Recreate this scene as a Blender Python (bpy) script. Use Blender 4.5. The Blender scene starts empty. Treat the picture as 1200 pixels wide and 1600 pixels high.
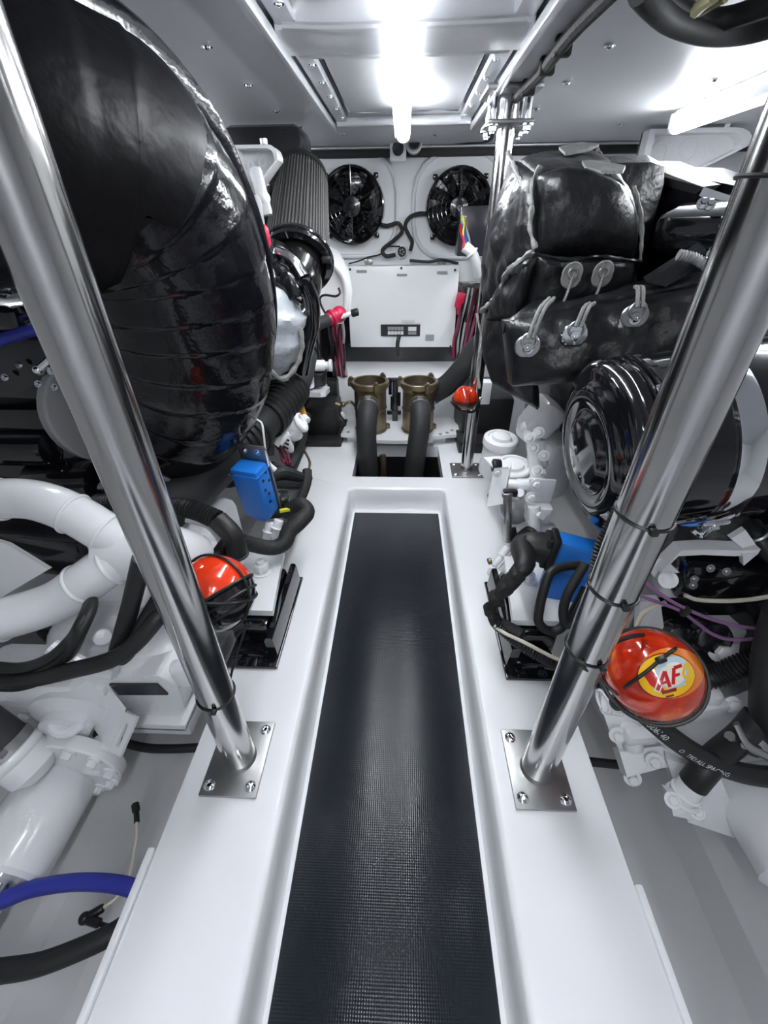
import bpy, bmesh, math, random
from mathutils import Vector as V, Matrix, noise

random.seed(7)
SC = bpy.context.scene
COL = SC.collection

# ------------------------------------------------------------ camera
FPX = 644.0                                   # focal length in pixels of a 1200 x 1600 frame
ROT = Matrix(((0.9992162, -0.01371756, 0.03713249),
              (0.03837962, 0.56545971, -0.82388247),
              (-0.00969527, 0.82466184, 0.56554297)))
EYE = V((0, 0, 0.9))
cam_data = bpy.data.cameras.new('camera')
cam_data.sensor_fit = 'VERTICAL'
cam_data.sensor_height = 36.0
cam_data.sensor_width = 27.0
cam_data.lens = FPX / 1600.0 * 36.0
cam_data.clip_start = 0.02
cam = bpy.data.objects.new('camera', cam_data)
cam.matrix_world = Matrix.Translation(EYE) @ ROT.to_4x4()
COL.objects.link(cam)
SC.camera = cam

# ------------------------------------------------------------ world, exposure
w = bpy.data.worlds.new('engine_room_dark')
w.use_nodes = True
w.node_tree.nodes['Background'].inputs[0].default_value = (0.8, 0.85, 1, 1)
w.node_tree.nodes['Background'].inputs[1].default_value = 0.02
SC.world = w
SC.view_settings.view_transform = 'Standard'
SC.view_settings.look = 'None'
SC.view_settings.gamma = 1.0
SC.view_settings.use_curve_mapping = False
SC.view_settings.exposure = 1.68
TUBE_POWER = 17.0                             # emission strength of the LED tubes


def at(u, v, y=None, x=None, z=None):
    """a point seen at a measured place of the 1200 x 1600 survey picture, at a chosen world depth"""
    d = ROT @ V((u - 600.0, 800.0 - v, -FPX))
    if y is not None: t = (y - EYE.y) / d.y
    elif x is not None: t = (x - EYE.x) / d.x
    else: t = (z - EYE.z) / d.z
    return EYE + d * t


# ------------------------------------------------------------ mesh builder
def catmull(pts, sub=6, closed=False):
    pts = [V(p) for p in pts]
    n = len(pts)
    if n < 3 and not closed:
        return [pts[0].lerp(pts[-1], i / sub) for i in range(sub + 1)]
    out = []
    rng = range(n if closed else n - 1)
    for i in rng:
        if closed:
            p0, p1, p2, p3 = pts[(i - 1) % n], pts[i], pts[(i + 1) % n], pts[(i + 2) % n]
        else:
            p1, p2 = pts[i], pts[i + 1]
            p0 = pts[i - 1] if i > 0 else p1 * 2 - p2
            p3 = pts[i + 2] if i + 2 < n else p2 * 2 - p1
        for k in range(sub):
            t = k / sub
            out.append(0.5 * ((2 * p1) + (p2 - p0) * t + (2 * p0 - 5 * p1 + 4 * p2 - p3) * t * t
                              + (3 * p1 - p0 - 3 * p2 + p3) * t ** 3))
    if not closed:
        out.append(pts[-1])
    return out


def frame(axis):
    a = V(axis).normalized()
    h = V((0, 0, 1)) if abs(a.z) < 0.9 else V((1, 0, 0))
    u = a.cross(h).normalized()
    return a, u, a.cross(u).normalized()


class MB:
    def __init__(self):
        self.v = []; self.f = []

    def add(self, verts, faces):
        o = len(self.v)
        self.v += [V(p) for p in verts]
        self.f += [tuple(i + o for i in f) for f in faces]
        return self

    def box(self, c, s, rot=None, bev=0.0, taper=1.0):
        """box centred at c; rot = 3x3 matrix; bev = chamfer"""
        c = V(c); x, y, z = s[0] / 2, s[1] / 2, s[2] / 2
        b = min(bev, x * .9, y * .9, z * .9)
        R = rot if rot is not None else Matrix.Identity(3)
        if b <= 0:
            vs = [(i * x * (taper if k > 0 else 1), j * y * (taper if k > 0 else 1), k * z) for k in (-1, 1) for j in (-1, 1) for i in (-1, 1)]
            fs = [(0, 2, 3, 1), (4, 5, 7, 6), (0, 1, 5, 4), (2, 6, 7, 3), (0, 4, 6, 2), (1, 3, 7, 5)]
            return self.add([c + R @ V(p) for p in vs], fs)
        bm = bmesh.new()
        bmesh.ops.create_cube(bm, size=1)
        for p in bm.verts:
            k = taper if p.co.z > 0 else 1
            p.co = V((p.co.x * 2 * x * k, p.co.y * 2 * y * k, p.co.z * 2 * z))
        bmesh.ops.bevel(bm, geom=list(bm.edges), offset=b, segments=2, affect='EDGES', profile=0.5)
        bm.verts.index_update()
        self.add([c + R @ p.co for p in bm.verts], [tuple(q.index for q in f.verts) for f in bm.faces])
        bm.free()
        return self

    def rings(self, rings, closed_ring=True, cap0=True, cap1=True, loop=False):
        n = len(rings[0]); vs = [p for r in rings for p in r]; fs = []
        m = len(rings)
        for i in range(m if loop else m - 1):
            a, b = i * n, ((i + 1) % m) * n
            for j in range(n if closed_ring else n - 1):
                k = (j + 1) % n
                fs.append((a + j, a + k, b + k, b + j))
        if not loop and closed_ring:
            if cap0: fs.append(tuple(range(n - 1, -1, -1)))
            if cap1: fs.append(tuple((m - 1) * n + j for j in range(n)))
        return self.add(vs, fs)

    def lathe(self, prof, o, axis, n=24, cap0=True, cap1=True, mod=None):
        """prof: (radius, distance along axis)"""
        o = V(o); a, u, w_ = frame(axis)
        R = []
        for r, h in prof:
            ring = []
            for j in range(n):
                t = 2 * math.pi * j / n
                rr = r * (mod(t, h) if mod else 1)
                ring.append(o + a * h + (u * math.cos(t) + w_ * math.sin(t)) * rr)
            R.append(ring)
        return self.rings(R, cap0=cap0, cap1=cap1)

    def cyl(self, p0, p1, r0, r1=None, n=20, bev=0.0):
        p0, p1 = V(p0), V(p1); L = (p1 - p0).length
        r1 = r0 if r1 is None else r1
        if bev > 0:
            pr = [(r0 - bev, 0), (r0 - bev * .3, bev * .3), (r0, bev), (r1, L - bev), (r1 - bev * .3, L - bev * .3), (r1 - bev, L)]
        else:
            pr = [(r0, 0), (r1, L)]
        return self.lathe(pr, p0, p1 - p0, n)

    def tube(self, pts, r, n=12, sub=6, closed=False, cap=True, smooth=True, flat=1.0, rfun=None):
        P = catmull(pts, sub, closed) if smooth else [V(p) for p in pts]
        m = len(P)
        T = []
        for i in range(m):
            if closed: t = P[(i + 1) % m] - P[(i - 1) % m]
            else: t = P[min(i + 1, m - 1)] - P[max(i - 1, 0)]
            T.append(t.normalized() if t.length > 1e-9 else V((0, 0, 1)))
        a, u, w_ = frame(T[0])
        R = []
        L = 0.0
        for i in range(m):
            if i: L += (P[i] - P[i - 1]).length
            u = (u - T[i] * u.dot(T[i]))
            u = u.normalized() if u.length > 1e-9 else frame(T[i])[1]
            w_ = T[i].cross(u)
            rr = r(i / (m - 1)) if callable(r) else r
            ring = []
            for j in range(n):
                t = 2 * math.pi * j / n
                q = rr * (rfun(L, t) if rfun else 1.0)
                ring.append(P[i] + u * (math.cos(t) * q) + w_ * (math.sin(t) * q * flat))
            R.append(ring)
        return self.rings(R, cap0=cap, cap1=cap, loop=closed)

    def corr(self, pts, r, pitch=0.008, depth=0.12, n=14, sub=8):
        """corrugated conduit"""
        P = catmull(pts, sub)
        L = [0.0]
        for i in range(1, len(P)): L.append(L[-1] + (P[i] - P[i - 1]).length)
        steps = max(4, int(L[-1] / pitch * 4))
        Q = []; k = 0
        for s in range(steps + 1):
            d = L[-1] * s / steps
            while k < len(P) - 2 and L[k + 1] < d: k += 1
            q = (d - L[k]) / max(1e-9, L[k + 1] - L[k])
            Q.append(P[k].lerp(P[k + 1], min(1, q)))
        m = (0, 1, 1, 0)
        cnt = [0]
        return self.tube(Q, r, n=n, smooth=False, rfun=lambda l, t: 1.0 if int(l / pitch * 4 + .5) % 4 < 2 else 1.0 - depth)

    def torus(self, c, axis, R, r, n=32, m=10, flat=1.0):
        c = V(c); a, u, w_ = frame(axis)
        rings = []
        for i in range(n):
            t = 2 * math.pi * i / n
            d = u * math.cos(t) + w_ * math.sin(t)
            rings.append([c + d * (R + r * math.cos(2 * math.pi * j / m)) + a * (r * flat * math.sin(2 * math.pi * j / m)) for j in range(m)])
        return self.rings(rings, loop=True)

    def ball(self, c, r, n=24, m=14, rot=None):
        c = V(c); r = (r, r, r) if not isinstance(r, (tuple, list, V)) else r
        R = rot if rot is not None else Matrix.Identity(3)
        vs = [c + R @ V((0, 0, r[2]))]; fs = []
        for i in range(1, m):
            p = math.pi * i / m
            for j in range(n):
                t = 2 * math.pi * j / n
                vs.append(c + R @ V((r[0] * math.sin(p) * math.cos(t), r[1] * math.sin(p) * math.sin(t), r[2] * math.cos(p))))
        vs.append(c + R @ V((0, 0, -r[2])))
        for j in range(n):
            fs.append((0, 1 + j, 1 + (j + 1) % n))
            for i in range(m - 2):
                a, b = 1 + i * n, 1 + (i + 1) * n
                fs.append((a + j, b + j, b + (j + 1) % n, a + (j + 1) % n))
            a = 1 + (m - 2) * n
            fs.append((a + j, len(vs) - 1, a + (j + 1) % n))
        return self.add(vs, fs)

    def prism(self, poly, o, ux, uy, d):
        """2-D polygon in the plane o,ux,uy, extruded along vector d"""
        o, ux, uy, d = V(o), V(ux), V(uy), V(d)
        a = [o + ux * p[0] + uy * p[1] for p in poly]
        b = [p + d for p in a]
        n = len(a)
        fs = [tuple(range(n - 1, -1, -1)), tuple(range(n, 2 * n))]
        for i in range(n):
            j = (i + 1) % n
            fs.append((i, j, n + j, n + i))
        return self.add(a + b, fs)

    def slab(self, corners, d):
        """polygon of 3-D corners given thickness vector d"""
        a = [V(p) for p in corners]; b = [p + V(d) for p in a]; n = len(a)
        fs = [tuple(range(n - 1, -1, -1)), tuple(range(n, 2 * n))]
        for i in range(n):
            j = (i + 1) % n
            fs.append((i, j, n + j, n + i))
        return self.add(a + b, fs)

    def bolt(self, p, axis, r=0.008, h=0.006, washer=True, dome=False):
        p = V(p); a = V(axis).normalized()
        if washer: self.cyl(p, p + a * h * .3, r * 1.6, n=14)
        if dome: self.lathe([(r, h * .3), (r * .9, h * .8), (r * .5, h * 1.15), (r * .3, h * 1.15), (r * .28, h * .7)], p, a, 14)
        else: self.lathe([(r, h * .3), (r, h * 1.1), (r * .8, h * 1.3)], p, a, 6)
        return self


def rotz(a): return Matrix.Rotation(a, 3, 'Z')
def rotx(a): return Matrix.Rotation(a, 3, 'X')
def roty(a): return Matrix.Rotation(a, 3, 'Y')
def basis(x, y):
    """rotation with local x along x and local y near y"""
    x = V(x).normalized(); z = x.cross(V(y)).normalized(); y = z.cross(x)
    return Matrix((x, y, z)).transposed()


def finish(mb, name, origin, m, sharp=35):
    me = bpy.data.meshes.new(name)
    me.from_pydata([p - origin for p in mb.v], [], mb.f)
    me.validate()
    bm = bmesh.new(); bm.from_mesh(me)
    bmesh.ops.recalc_face_normals(bm, faces=bm.faces)
    bm.to_mesh(me); bm.free()
    me.polygons.foreach_set('use_smooth', [True] * len(me.polygons))
    me.set_sharp_from_angle(angle=math.radians(sharp))
    me.materials.append(m)
    o = bpy.data.objects.new(name, me)
    COL.objects.link(o)
    return o


def wloc(o):
    p = V((0, 0, 0))
    while o is not None:
        p += o.location; o = o.parent
    return p


def tag(o, label, cat, group=None, kind=None):
    o['label'] = label; o['category'] = cat
    if group: o['group'] = group
    if kind: o['kind'] = kind
    return o


def thing(name, label, cat, loc, group=None):
    o = bpy.data.objects.new(name, None)
    o.empty_display_size = 0.05
    COL.objects.link(o)
    o.location = V(loc)
    return tag(o, label, cat, group)


def part(name, mb, m, parent, label=None, stuff=False, sharp=35):
    c = sum(mb.v, V((0, 0, 0))) / max(1, len(mb.v))
    o = finish(mb, name, c, m, sharp)
    o.parent = parent
    o.location = c - wloc(parent)
    if label: o['label'] = label
    if stuff: o['kind'] = 'stuff'
    return o


def solo(name, mb, m, label, cat, group=None, kind=None, sharp=35):
    lo = min(p.z for p in mb.v)
    c = sum(mb.v, V((0, 0, 0))) / len(mb.v); c.z = lo
    o = finish(mb, name, c, m, sharp)
    o.location = c
    return tag(o, label, cat, group, kind)


def struct(name, mb, m, parent=None, sharp=35):
    if parent: return part(name, mb, m, parent, sharp=sharp)
    o = finish(mb, name, V((0, 0, 0)), m, sharp)
    o['kind'] = 'structure'
    return o


def dup(root, loc, label=None, group=None):
    """copy of a thing with its parts and sub-parts"""
    r = root.copy(); COL.objects.link(r); r.location = V(loc)
    if label: r['label'] = label
    if group: r['group'] = group
    for ch in list(root.children):
        c = ch.copy(); COL.objects.link(c); c.parent = r
        for g in list(ch.children):
            d = g.copy(); COL.objects.link(d); d.parent = c
    return r

# ------------------------------------------------------------ materials
def mat(name, col, rough=0.5, metal=0.0, bump=None, var=None, coat=0.0, spec=0.5, aniso=0.0, rvar=None):
    """bump=(scale,strength,detail)  var=(scale,amount)  rvar=(scale,amount): noise driven"""
    m = bpy.data.materials.new(name); m.use_nodes = True
    nt = m.node_tree; N = nt.nodes; L = nt.links
    b = N['Principled BSDF']
    b.inputs['Base Color'].default_value = (*col, 1)
    b.inputs['Roughness'].default_value = rough
    b.inputs['Metallic'].default_value = metal
    b.inputs['Specular IOR Level'].default_value = spec
    if coat:
        b.inputs['Coat Weight'].default_value = coat
        b.inputs['Coat Roughness'].default_value = 0.06
    if aniso: b.inputs['Anisotropic'].default_value = aniso
    tc = N.new('ShaderNodeTexCoord')
    if var:
        n = N.new('ShaderNodeTexNoise'); n.inputs['Scale'].default_value = var[0]; n.inputs['Detail'].default_value = 4
        L.new(tc.outputs['Object'], n.inputs['Vector'])
        mx = N.new('ShaderNodeMix'); mx.data_type = 'RGBA'
        k = var[1]
        mx.inputs['A'].default_value = (*[c * (1 - k) for c in col], 1)
        mx.inputs['B'].default_value = (*[min(1, c * (1 + k)) for c in col], 1)
        L.new(n.outputs['Fac'], mx.inputs['Factor'])
        L.new(mx.outputs['Result'], b.inputs['Base Color'])
    if rvar:
        n = N.new('ShaderNodeTexNoise'); n.inputs['Scale'].default_value = rvar[0]; n.inputs['Detail'].default_value = 3
        L.new(tc.outputs['Object'], n.inputs['Vector'])
        mr = N.new('ShaderNodeMapRange')
        mr.inputs['To Min'].default_value = max(0.02, rough - rvar[1]); mr.inputs['To Max'].default_value = min(1, rough + rvar[1])
        L.new(n.outputs['Fac'], mr.inputs['Value']); L.new(mr.outputs['Result'], b.inputs['Roughness'])
    if bump:
        n = N.new('ShaderNodeTexNoise'); n.inputs['Scale'].default_value = bump[0]
        n.inputs['Detail'].default_value = bump[2] if len(bump) > 2 else 3
        L.new(tc.outputs['Object'], n.inputs['Vector'])
        bp = N.new('ShaderNodeBump'); bp.inputs['Strength'].default_value = bump[1]; bp.inputs['Distance'].default_value = 0.01
        L.new(n.outputs['Fac'], bp.inputs['Height']); L.new(bp.outputs['Normal'], b.inputs['Normal'])
    return m


def lamp_mat(name, col, s):
    m = bpy.data.materials.new(name); m.use_nodes = True
    b = m.node_tree.nodes['Principled BSDF']
    b.inputs['Base Color'].default_value = (.9, .9, .9, 1)
    b.inputs['Emission Color'].default_value = (*col, 1)
    b.inputs['Emission Strength'].default_value = s
    return m


M = {}
M['gel'] = mat('white_gelcoat', (.80, .81, .84), .30, bump=(6, .04, 2), coat=.25)
M['hull'] = mat('hull_gelcoat', (.58, .58, .59), .38, bump=(9, .25, 3), var=(2, .06), coat=.15)
M['wall'] = mat('bulkhead_gelcoat', (.74, .75, .78), .35, bump=(7, .06, 2))
M['white'] = mat('white_engine_paint', (.80, .80, .83), .22, bump=(25, .06, 3), coat=.4)
M['cast'] = mat('white_painted_casting', (.78, .78, .81), .30, bump=(70, .22, 4), coat=.3)
M['pvc'] = mat('white_plastic', (.86, .87, .88), .35)
M['ceil'] = mat('aluminium_ceiling_sheet', (.64, .65, .68), .40, .25, bump=(3, .06, 3), rvar=(4, .08))
M['ceilbeam'] = mat('brushed_ceiling_beam', (.60, .61, .64), .38, .6, bump=(14, .18, 4), rvar=(9, .1))
M['steel'] = mat('brushed_stainless', (.50, .495, .49), .15, 1.0, rvar=(30, .05))
M['plate'] = mat('brushed_stainless_plate', (.40, .40, .40), .38, 1.0, bump=(50, .05, 3), var=(8, .12))
M['chrome'] = mat('polished_chrome', (.80, .81, .84), .08, 1.0)
M['gloss'] = mat('gloss_black_enamel', (.006, .006, .008), .09, coat=.6)
M['engine'] = mat('black_engine_paint', (.010, .010, .013), .22, bump=(40, .12, 3), coat=.4)
M['tape'] = mat('black_wrapped_laminate', (.004, .004, .006), .16, bump=(18, .35, 4), rvar=(7, .08), spec=.40)
M['lagging'] = mat('matt_black_lagging', (.004, .004, .005), .42, bump=(12, .6, 4), spec=.16, rvar=(6, .12))
M['black'] = mat('black_plastic', (.009, .009, .010), .40, bump=(60, .05))
M['rubber'] = mat('black_rubber', (.011, .011, .012), .50, bump=(80, .06))
M['hose'] = mat('grey_black_rubber_hose', (.024, .025, .027), .60, bump=(50, .08), var=(12, .2))
M['cloth'] = mat('black_woven_tape', (.013, .013, .014), .65, bump=(120, .25))
M['bronze'] = mat('cast_bronze', (.24, .19, .12), .36, .85, bump=(45, .2, 4), var=(14, .3))
M['blue'] = mat('blue_plastic_housing', (.012, .17, .62), .34, bump=(60, .03))
M['bluehose'] = mat('blue_hose', (.025, .035, .30), .40, bump=(60, .05))
M['red'] = mat('red_rubber_boot', (.55, .012, .06), .38)
M['cable_red'] = mat('dark_red_cable', (.17, .006, .035), .45)
M['cable_grey'] = mat('grey_cable', (.30, .30, .31), .5)
M['cream'] = mat('cream_cable', (.62, .58, .48), .5)
M['olive'] = mat('pale_olive_wire', (.30, .29, .16), .5)
M['purple'] = mat('purple_wire', (.24, .12, .26), .45)
M['yellow'] = mat('yellow_plastic', (.62, .60, .03), .4)
M['orange'] = mat('orange_tag', (.70, .30, .015), .5)
M['print'] = mat('black_print', (.02, .02, .02), .6)
M['printgrey'] = mat('grey_print', (.30, .30, .32), .6)
M['printwhite'] = mat('white_print', (.72, .72, .72), .6)
M['silver'] = mat('silver_heat_cloth', (.50, .53, .58), .48, .15, bump=(45, .5, 4), var=(18, .12))
M['fibre'] = mat('frayed_glass_fibre', (.26, .235, .20), .8, bump=(60, .9, 5), var=(22, .5))
M['leather'] = mat('black_coated_blanket_cloth', (.008, .008, .010), .34, bump=(15, 1.0, 5), rvar=(8, .1))
M['seam'] = mat('grey_edging_tape', (.20, .20, .195), .6, bump=(70, .5, 4), var=(25, .3))
M['pleat'] = mat('grey_pleated_filter_paper', (.055, .054, .053), .75, bump=(120, .2))
M['darkglass'] = mat('dark_window', (.03, .03, .035), .2)
M['fuelbowl'] = mat('grey_filter_bowl', (.42, .42, .42), .3, .3)
M['gasket'] = mat('black_gasket', (.012, .012, .014), .6)
M['lamp'] = lamp_mat('led_tube_diffuser', (.93, .97, 1.0), TUBE_POWER)


def mat_rubber_mat():
    m = mat('diamond_rubber_matting', (.011, .014, .020), .22, spec=.40)
    nt = m.node_tree; N = nt.nodes; L = nt.links; b = N['Principled BSDF']
    tc = N.new('ShaderNodeTexCoord'); sp = N.new('ShaderNodeSeparateXYZ'); L.new(tc.outputs['Object'], sp.inputs[0])
    def mth(op, a, c):
        n = N.new('ShaderNodeMath'); n.operation = op
        for i, q in enumerate((a, c)):
            if q is None: continue
            if isinstance(q, (int, float)): n.inputs[i].default_value = q
            else: L.new(q, n.inputs[i])
        return n.outputs[0]
    K = 2 * math.pi / .0085
    s1 = mth('SINE', mth('MULTIPLY', mth('ADD', sp.outputs[0], sp.outputs[1]), K), None)
    s2 = mth('SINE', mth('MULTIPLY', mth('SUBTRACT', sp.outputs[0], sp.outputs[1]), K), None)
    h = mth('MULTIPLY', s1, s2)
    bp = N.new('ShaderNodeBump'); bp.inputs['Strength'].default_value = .13; bp.inputs['Distance'].default_value = .0016
    L.new(h, bp.inputs['Height']); L.new(bp.outputs['Normal'], b.inputs['Normal'])
    return m
M['mat'] = mat_rubber_mat()


def mat_fireball():
    """printed shell: red lower, flame orange and yellow clouds"""
    m = mat('flame_print_shell', (.8, .1, .01), .12, coat=.5)
    nt = m.node_tree; N = nt.nodes; L = nt.links; b = N['Principled BSDF']
    tc = N.new('ShaderNodeTexCoord')
    n = N.new('ShaderNodeTexNoise'); n.inputs['Scale'].default_value = 13; n.inputs['Detail'].default_value = 5; n.inputs['Distortion'].default_value = 1.2
    L.new(tc.outputs['Object'], n.inputs['Vector'])
    r = N.new('ShaderNodeValToRGB'); e = r.color_ramp
    e.elements[0].position = .30; e.elements[0].color = (.34, .008, .004, 1)
    e.elements[1].position = .86; e.elements[1].color = (.85, .32, .03, 1)
    q = e.elements.new(.58); q.color = (.62, .042, .006, 1)
    L.new(n.outputs['Fac'], r.inputs['Fac']); L.new(r.outputs['Color'], b.inputs['Base Color'])
    return m
M['ball'] = mat_fireball()
M['ballred'] = mat('orange_red_shell', (.85, .045, .01), .14, coat=.5, var=(9, .3))

# ------------------------------------------------------------ lamps (the room's own light and one added rear tube)
def led_tube(name, label, p0, p1, w=.047):
    t = thing(name, label, 'lamp', (p0 + p1) / 2 + V((0, 0, .03)), 'led tube lamps on the ceiling')
    d = (p1 - p0).normalized(); up = V((0, 0, 1)); s = d.cross(up)
    b = MB(); L = (p1 - p0).length
    prof = [(-.5, .62), (.5, .62), (.5, .1)] + [(.5 * math.cos(a), -.5 * math.sin(a) * .9) for a in [math.pi * k / 10 for k in range(1, 10)]] + [(-.5, .1)]
    b.prism([(q[0] * w, q[1] * w) for q in prof], p0 + d * .012, s, up, d * (L - .024))
    part('diffuser', b, M['lamp'], t)
    h = MB(); h.box((p0 + p1) / 2 + up * w * .72, (w * .8, L, w * .22) if abs(d.y) > .9 else (L, w * .8, w * .22), bev=.003)
    for k in (-1, 1):
        h.box((p0 + p1) / 2 + s * k * w * .53 + up * w * .22, (w * .04, L, w * .78) if abs(d.y) > .9 else (L, w * .04, w * .78))
    part('housing', h, M['pvc'], t)
    for p, k in ((p0, 1), (p1, -1)):
        c = MB(); c.prism([(q[0] * w * 1.04, q[1] * w * 1.04) for q in prof], p, s, up, d * k * .012)
        part('end_cap', c, M['pvc'], t)
    return t

Z_LAMP = 1.178
led_tube('led_tube', 'long bright tube lamp in the middle of the ceiling hatch', V((-.012, .62, Z_LAMP)), V((-.004, 1.99, Z_LAMP)))
led_tube('led_tube', 'bright tube lamp over the right engine beside the ceiling edge', V((.93, .75, Z_LAMP)), V((.917, 1.93, Z_LAMP)))
led_tube('led_tube', 'short tube lamp over the left engine behind the black exhaust elbow', V((-.99, 1.14, Z_LAMP)), V((-.98, 1.98, Z_LAMP)))
led_tube('led_tube', 'unseen tube lamp added behind the walkway entrance to light the near deck', V((-.012, -1.15, Z_LAMP)), V((-.012, .1, Z_LAMP)))  # rear tube out of view, added for its light on the near deck


# ------------------------------------------------------------ deck, channel and hull
def rrect(x0, x1, y0, y1, r, z, k=6):
    pts = []
    for cx, cy, a0 in ((x1 - r, y1 - r, 0), (x0 + r, y1 - r, 90), (x0 + r, y0 + r, 180), (x1 - r, y0 + r, 270)):
        for i in range(k + 1):
            a = math.radians(a0 + 90 * i / k)
            pts.append(V((cx + r * math.cos(a), cy + r * math.sin(a), z)))
    return pts

DL, DR = -.426, .402            # outer edges of the deck beams
CX0, CX1, CY0, CY1 = -.213, .188, -1.25, 1.487
d = MB()
loops = []
def outer(z, g=0.0):
    q = rrect(DL + g, DR - g, -1.4 + g, 1.585, .004, z)
    return q
loops.append(outer(-.55)); loops.append(outer(-.012)); loops.append(outer(-.0035, .0035)); loops.append(outer(0, .012))
for g, z in ((-.012, 0), (-.0045, -.0025), (0, -.009), (.004, -.05), (.009, -.094), (.014, -.1), (.05, -.1)):
    loops.append(rrect(CX0 + g, CX1 - g, CY0 + g, CY1 - g, .03, z))
d.rings(loops, cap0=False, cap1=True)
floor = struct('floor', d, M['gel'], sharp=40)

HX0, HX1, HY0, HY1 = -.211, .190, 1.585, 1.90
d = MB()
for x0, x1, y0, y1 in ((-.47, HX0, HY0, 2.6), (HX1, .46, HY0, 2.6), (HX0, HX1, HY1, 2.6)):
    d.box(((x0 + x1) / 2, (y0 + y1) / 2, -.03), (x1 - x0, y1 - y0, .06))
struct('deck_around_the_hatch', d, M['gel'])
d = MB()                         # dark shaft below the hatch
for x0, x1, y0, y1 in ((HX0 - .01, HX0, HY0, HY1), (HX1, HX1 + .01, HY0, HY1), (HX0, HX1, HY0 - .01, HY0), (HX0, HX1, HY1, HY1 + .01)):
    d.box(((x0 + x1) / 2, (y0 + y1) / 2, -.29), (max(.01, x1 - x0), max(.01, y1 - y0), .46))
d.box((0, 1.74, -.53), (.42, .34, .02))
struct('hatch_shaft', d, M['black'])
d = MB()
d.box((-.01, 2.44, .12), (.92, .40, .24), bev=.012)
struct('step_below_the_bulkhead', d, M['gel'])

d = MB()                         # hull bottom each side: flat beside the beam, then rising
for s in (-1, 1):
    low = [(.40, -.34), (.63, -.34), (.70, -.27), (.98, -.25)] if s < 0 else [(.40, -.50), (.765, -.50), (.80, -.43), (1.0, -.36)]  # right flat sunk deeper than the left so that it falls into shade
    prof = low + [(1.05, -.20), (1.6, .12), (1.75, .9), (1.75, 1.3), (1.85, 1.3), (1.85, -.7), (.40, -.7)]
    d.prism([(p[0] * s, p[1]) for p in prof], V((0, -1.5, 0)), V((1, 0, 0)), V((0, 0, 1)), V((0, 4.2, 0)))
struct('hull', d, M['hull'])

# ------------------------------------------------------------ walls and ceiling
d = MB(); d.box((0, 2.66, .35), (3.7, .12, 1.9))
struct('wall_front', d, M['wall'])
d = MB(); d.box((0, -1.5, .35), (3.7, .1, 1.9))
struct('wall_back', d, M['gel'])

ZC = 1.222
d = MB()
HL, HR, HN, HF = -.272, .262, -1.45, 2.12     # ceiling hatch recess
for x0, x1, y0, y1 in ((-1.85, HL, -1.5, 2.62), (HR, 1.85, -1.5, 2.62), (HL, HR, HF, 2.62)):
    d.box(((x0 + x1) / 2, (y0 + y1) / 2, ZC + .03), (x1 - x0, y1 - y0, .06))
ceiling = struct('ceiling', d, M['ceil'])
d = MB(); d.box((0, .4, ZC + .075), (3.7, 4.3, .03)); part('backing_sheet', d, M['ceil'], ceiling)
for x0, x1, xt in ((HL - .004, HL + .014, -.32), (HR - .014, HR + .004, .31)):     # raised lips of the recess
    d = MB(); d.box(((x0 + x1) / 2, (HN + HF) / 2, ZC - .006), (x1 - x0, HF - HN, .022), bev=.004)
    part('recess_lip', d, M['ceilbeam'], ceiling)
for s, x in ((-1, HL + .035), (1, HR - .035)):       # inner side rails
    d = MB(); d.box((x, (HN + HF) / 2, ZC + .022), (.042, HF - HN, .02), bev=.005)
    part('side_rail', d, M['ceilbeam'], ceiling)
d = MB(); d.box((-.005, HF - .015, ZC + .012), (HR - HL - .03, .03, .03), bev=.005)
part('front_rail', d, M['ceilbeam'], ceiling)
d = MB()                         # welded cross beam
d.prism([(1.19, .05), (1.205, .006), (1.22, .0), (1.33, .0), (1.345, .006), (1.36, .05)], V((HL + .012, 0, ZC)), V((0, 1, 0)), V((0, 0, 1)), V((HR - HL - .024, 0, 0)))
part('cross_beam', d, M['ceilbeam'], ceiling)
for y in (1.355, 1.195):
    d = MB(); d.tube([(HL + .03, y, ZC + .008), (-.12, y + .002, ZC + .005), (.1, y - .002, ZC + .005), (HR - .03, y, ZC + .008)], .009, n=8, flat=.7)
    part('weld_bead', d, M['ceilbeam'], ceiling)
d = MB(); d.prism([(-.45, .05), (-.44, 0), (-.30, 0), (-.29, .05)], V((HL + .012, 0, ZC)), V((0, 1, 0)), V((0, 0, 1)), V((HR - HL - .024, 0, 0)))
part('cross_beam', d, M['ceilbeam'], ceiling)
for y0, y1 in ((1.40, 2.07), (-.25, 1.15), (-1.4, -.5)):      # hatch panels with folded rims
    d = MB(); d.box((-.005, (y0 + y1) / 2, ZC + .040), (.40, y1 - y0, .012), bev=.004)
    p = part('hatch_panel', d, M['ceil'], ceiling)
    d = MB(); x0, x1 = -.205, .195
    d.tube([(x0, y0, ZC + .033), (x1, y0, ZC + .033), (x1, y1, ZC + .033), (x0, y1, ZC + .033)], .0035, n=6, smooth=False, closed=True)
    part('panel_rim', d, M['chrome'], p)
    for x in (x0 - .022, x1 + .022):
        for k in range(5):
            d = MB(); d.bolt((x, y0 + .04 + (y1 - y0 - .08) * k / 4, ZC + .012), (0, 0, -1), .006, .004, dome=True)
            part('panel_screw', d, M['chrome'], ceiling)
for u, v in ((323, 72), (388, 132), (432, 173), (470, 198), (953, 71), (886, 129), (838, 170), (970, 195), (1118, 124), (535, 208), (680, 210), (760, 190)):
    q = at(u, v, z=ZC - .001)
    d = MB(); d.bolt(q, (0, 0, -1), .0075, .005, dome=True)
    part('ceiling_screw', d, M['chrome'], ceiling)
d = MB(); d.box((0, 2.585, ZC - .022), (3.4, .03, .036), bev=.008)
struct('trim_1', d, M['gasket'])
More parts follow.
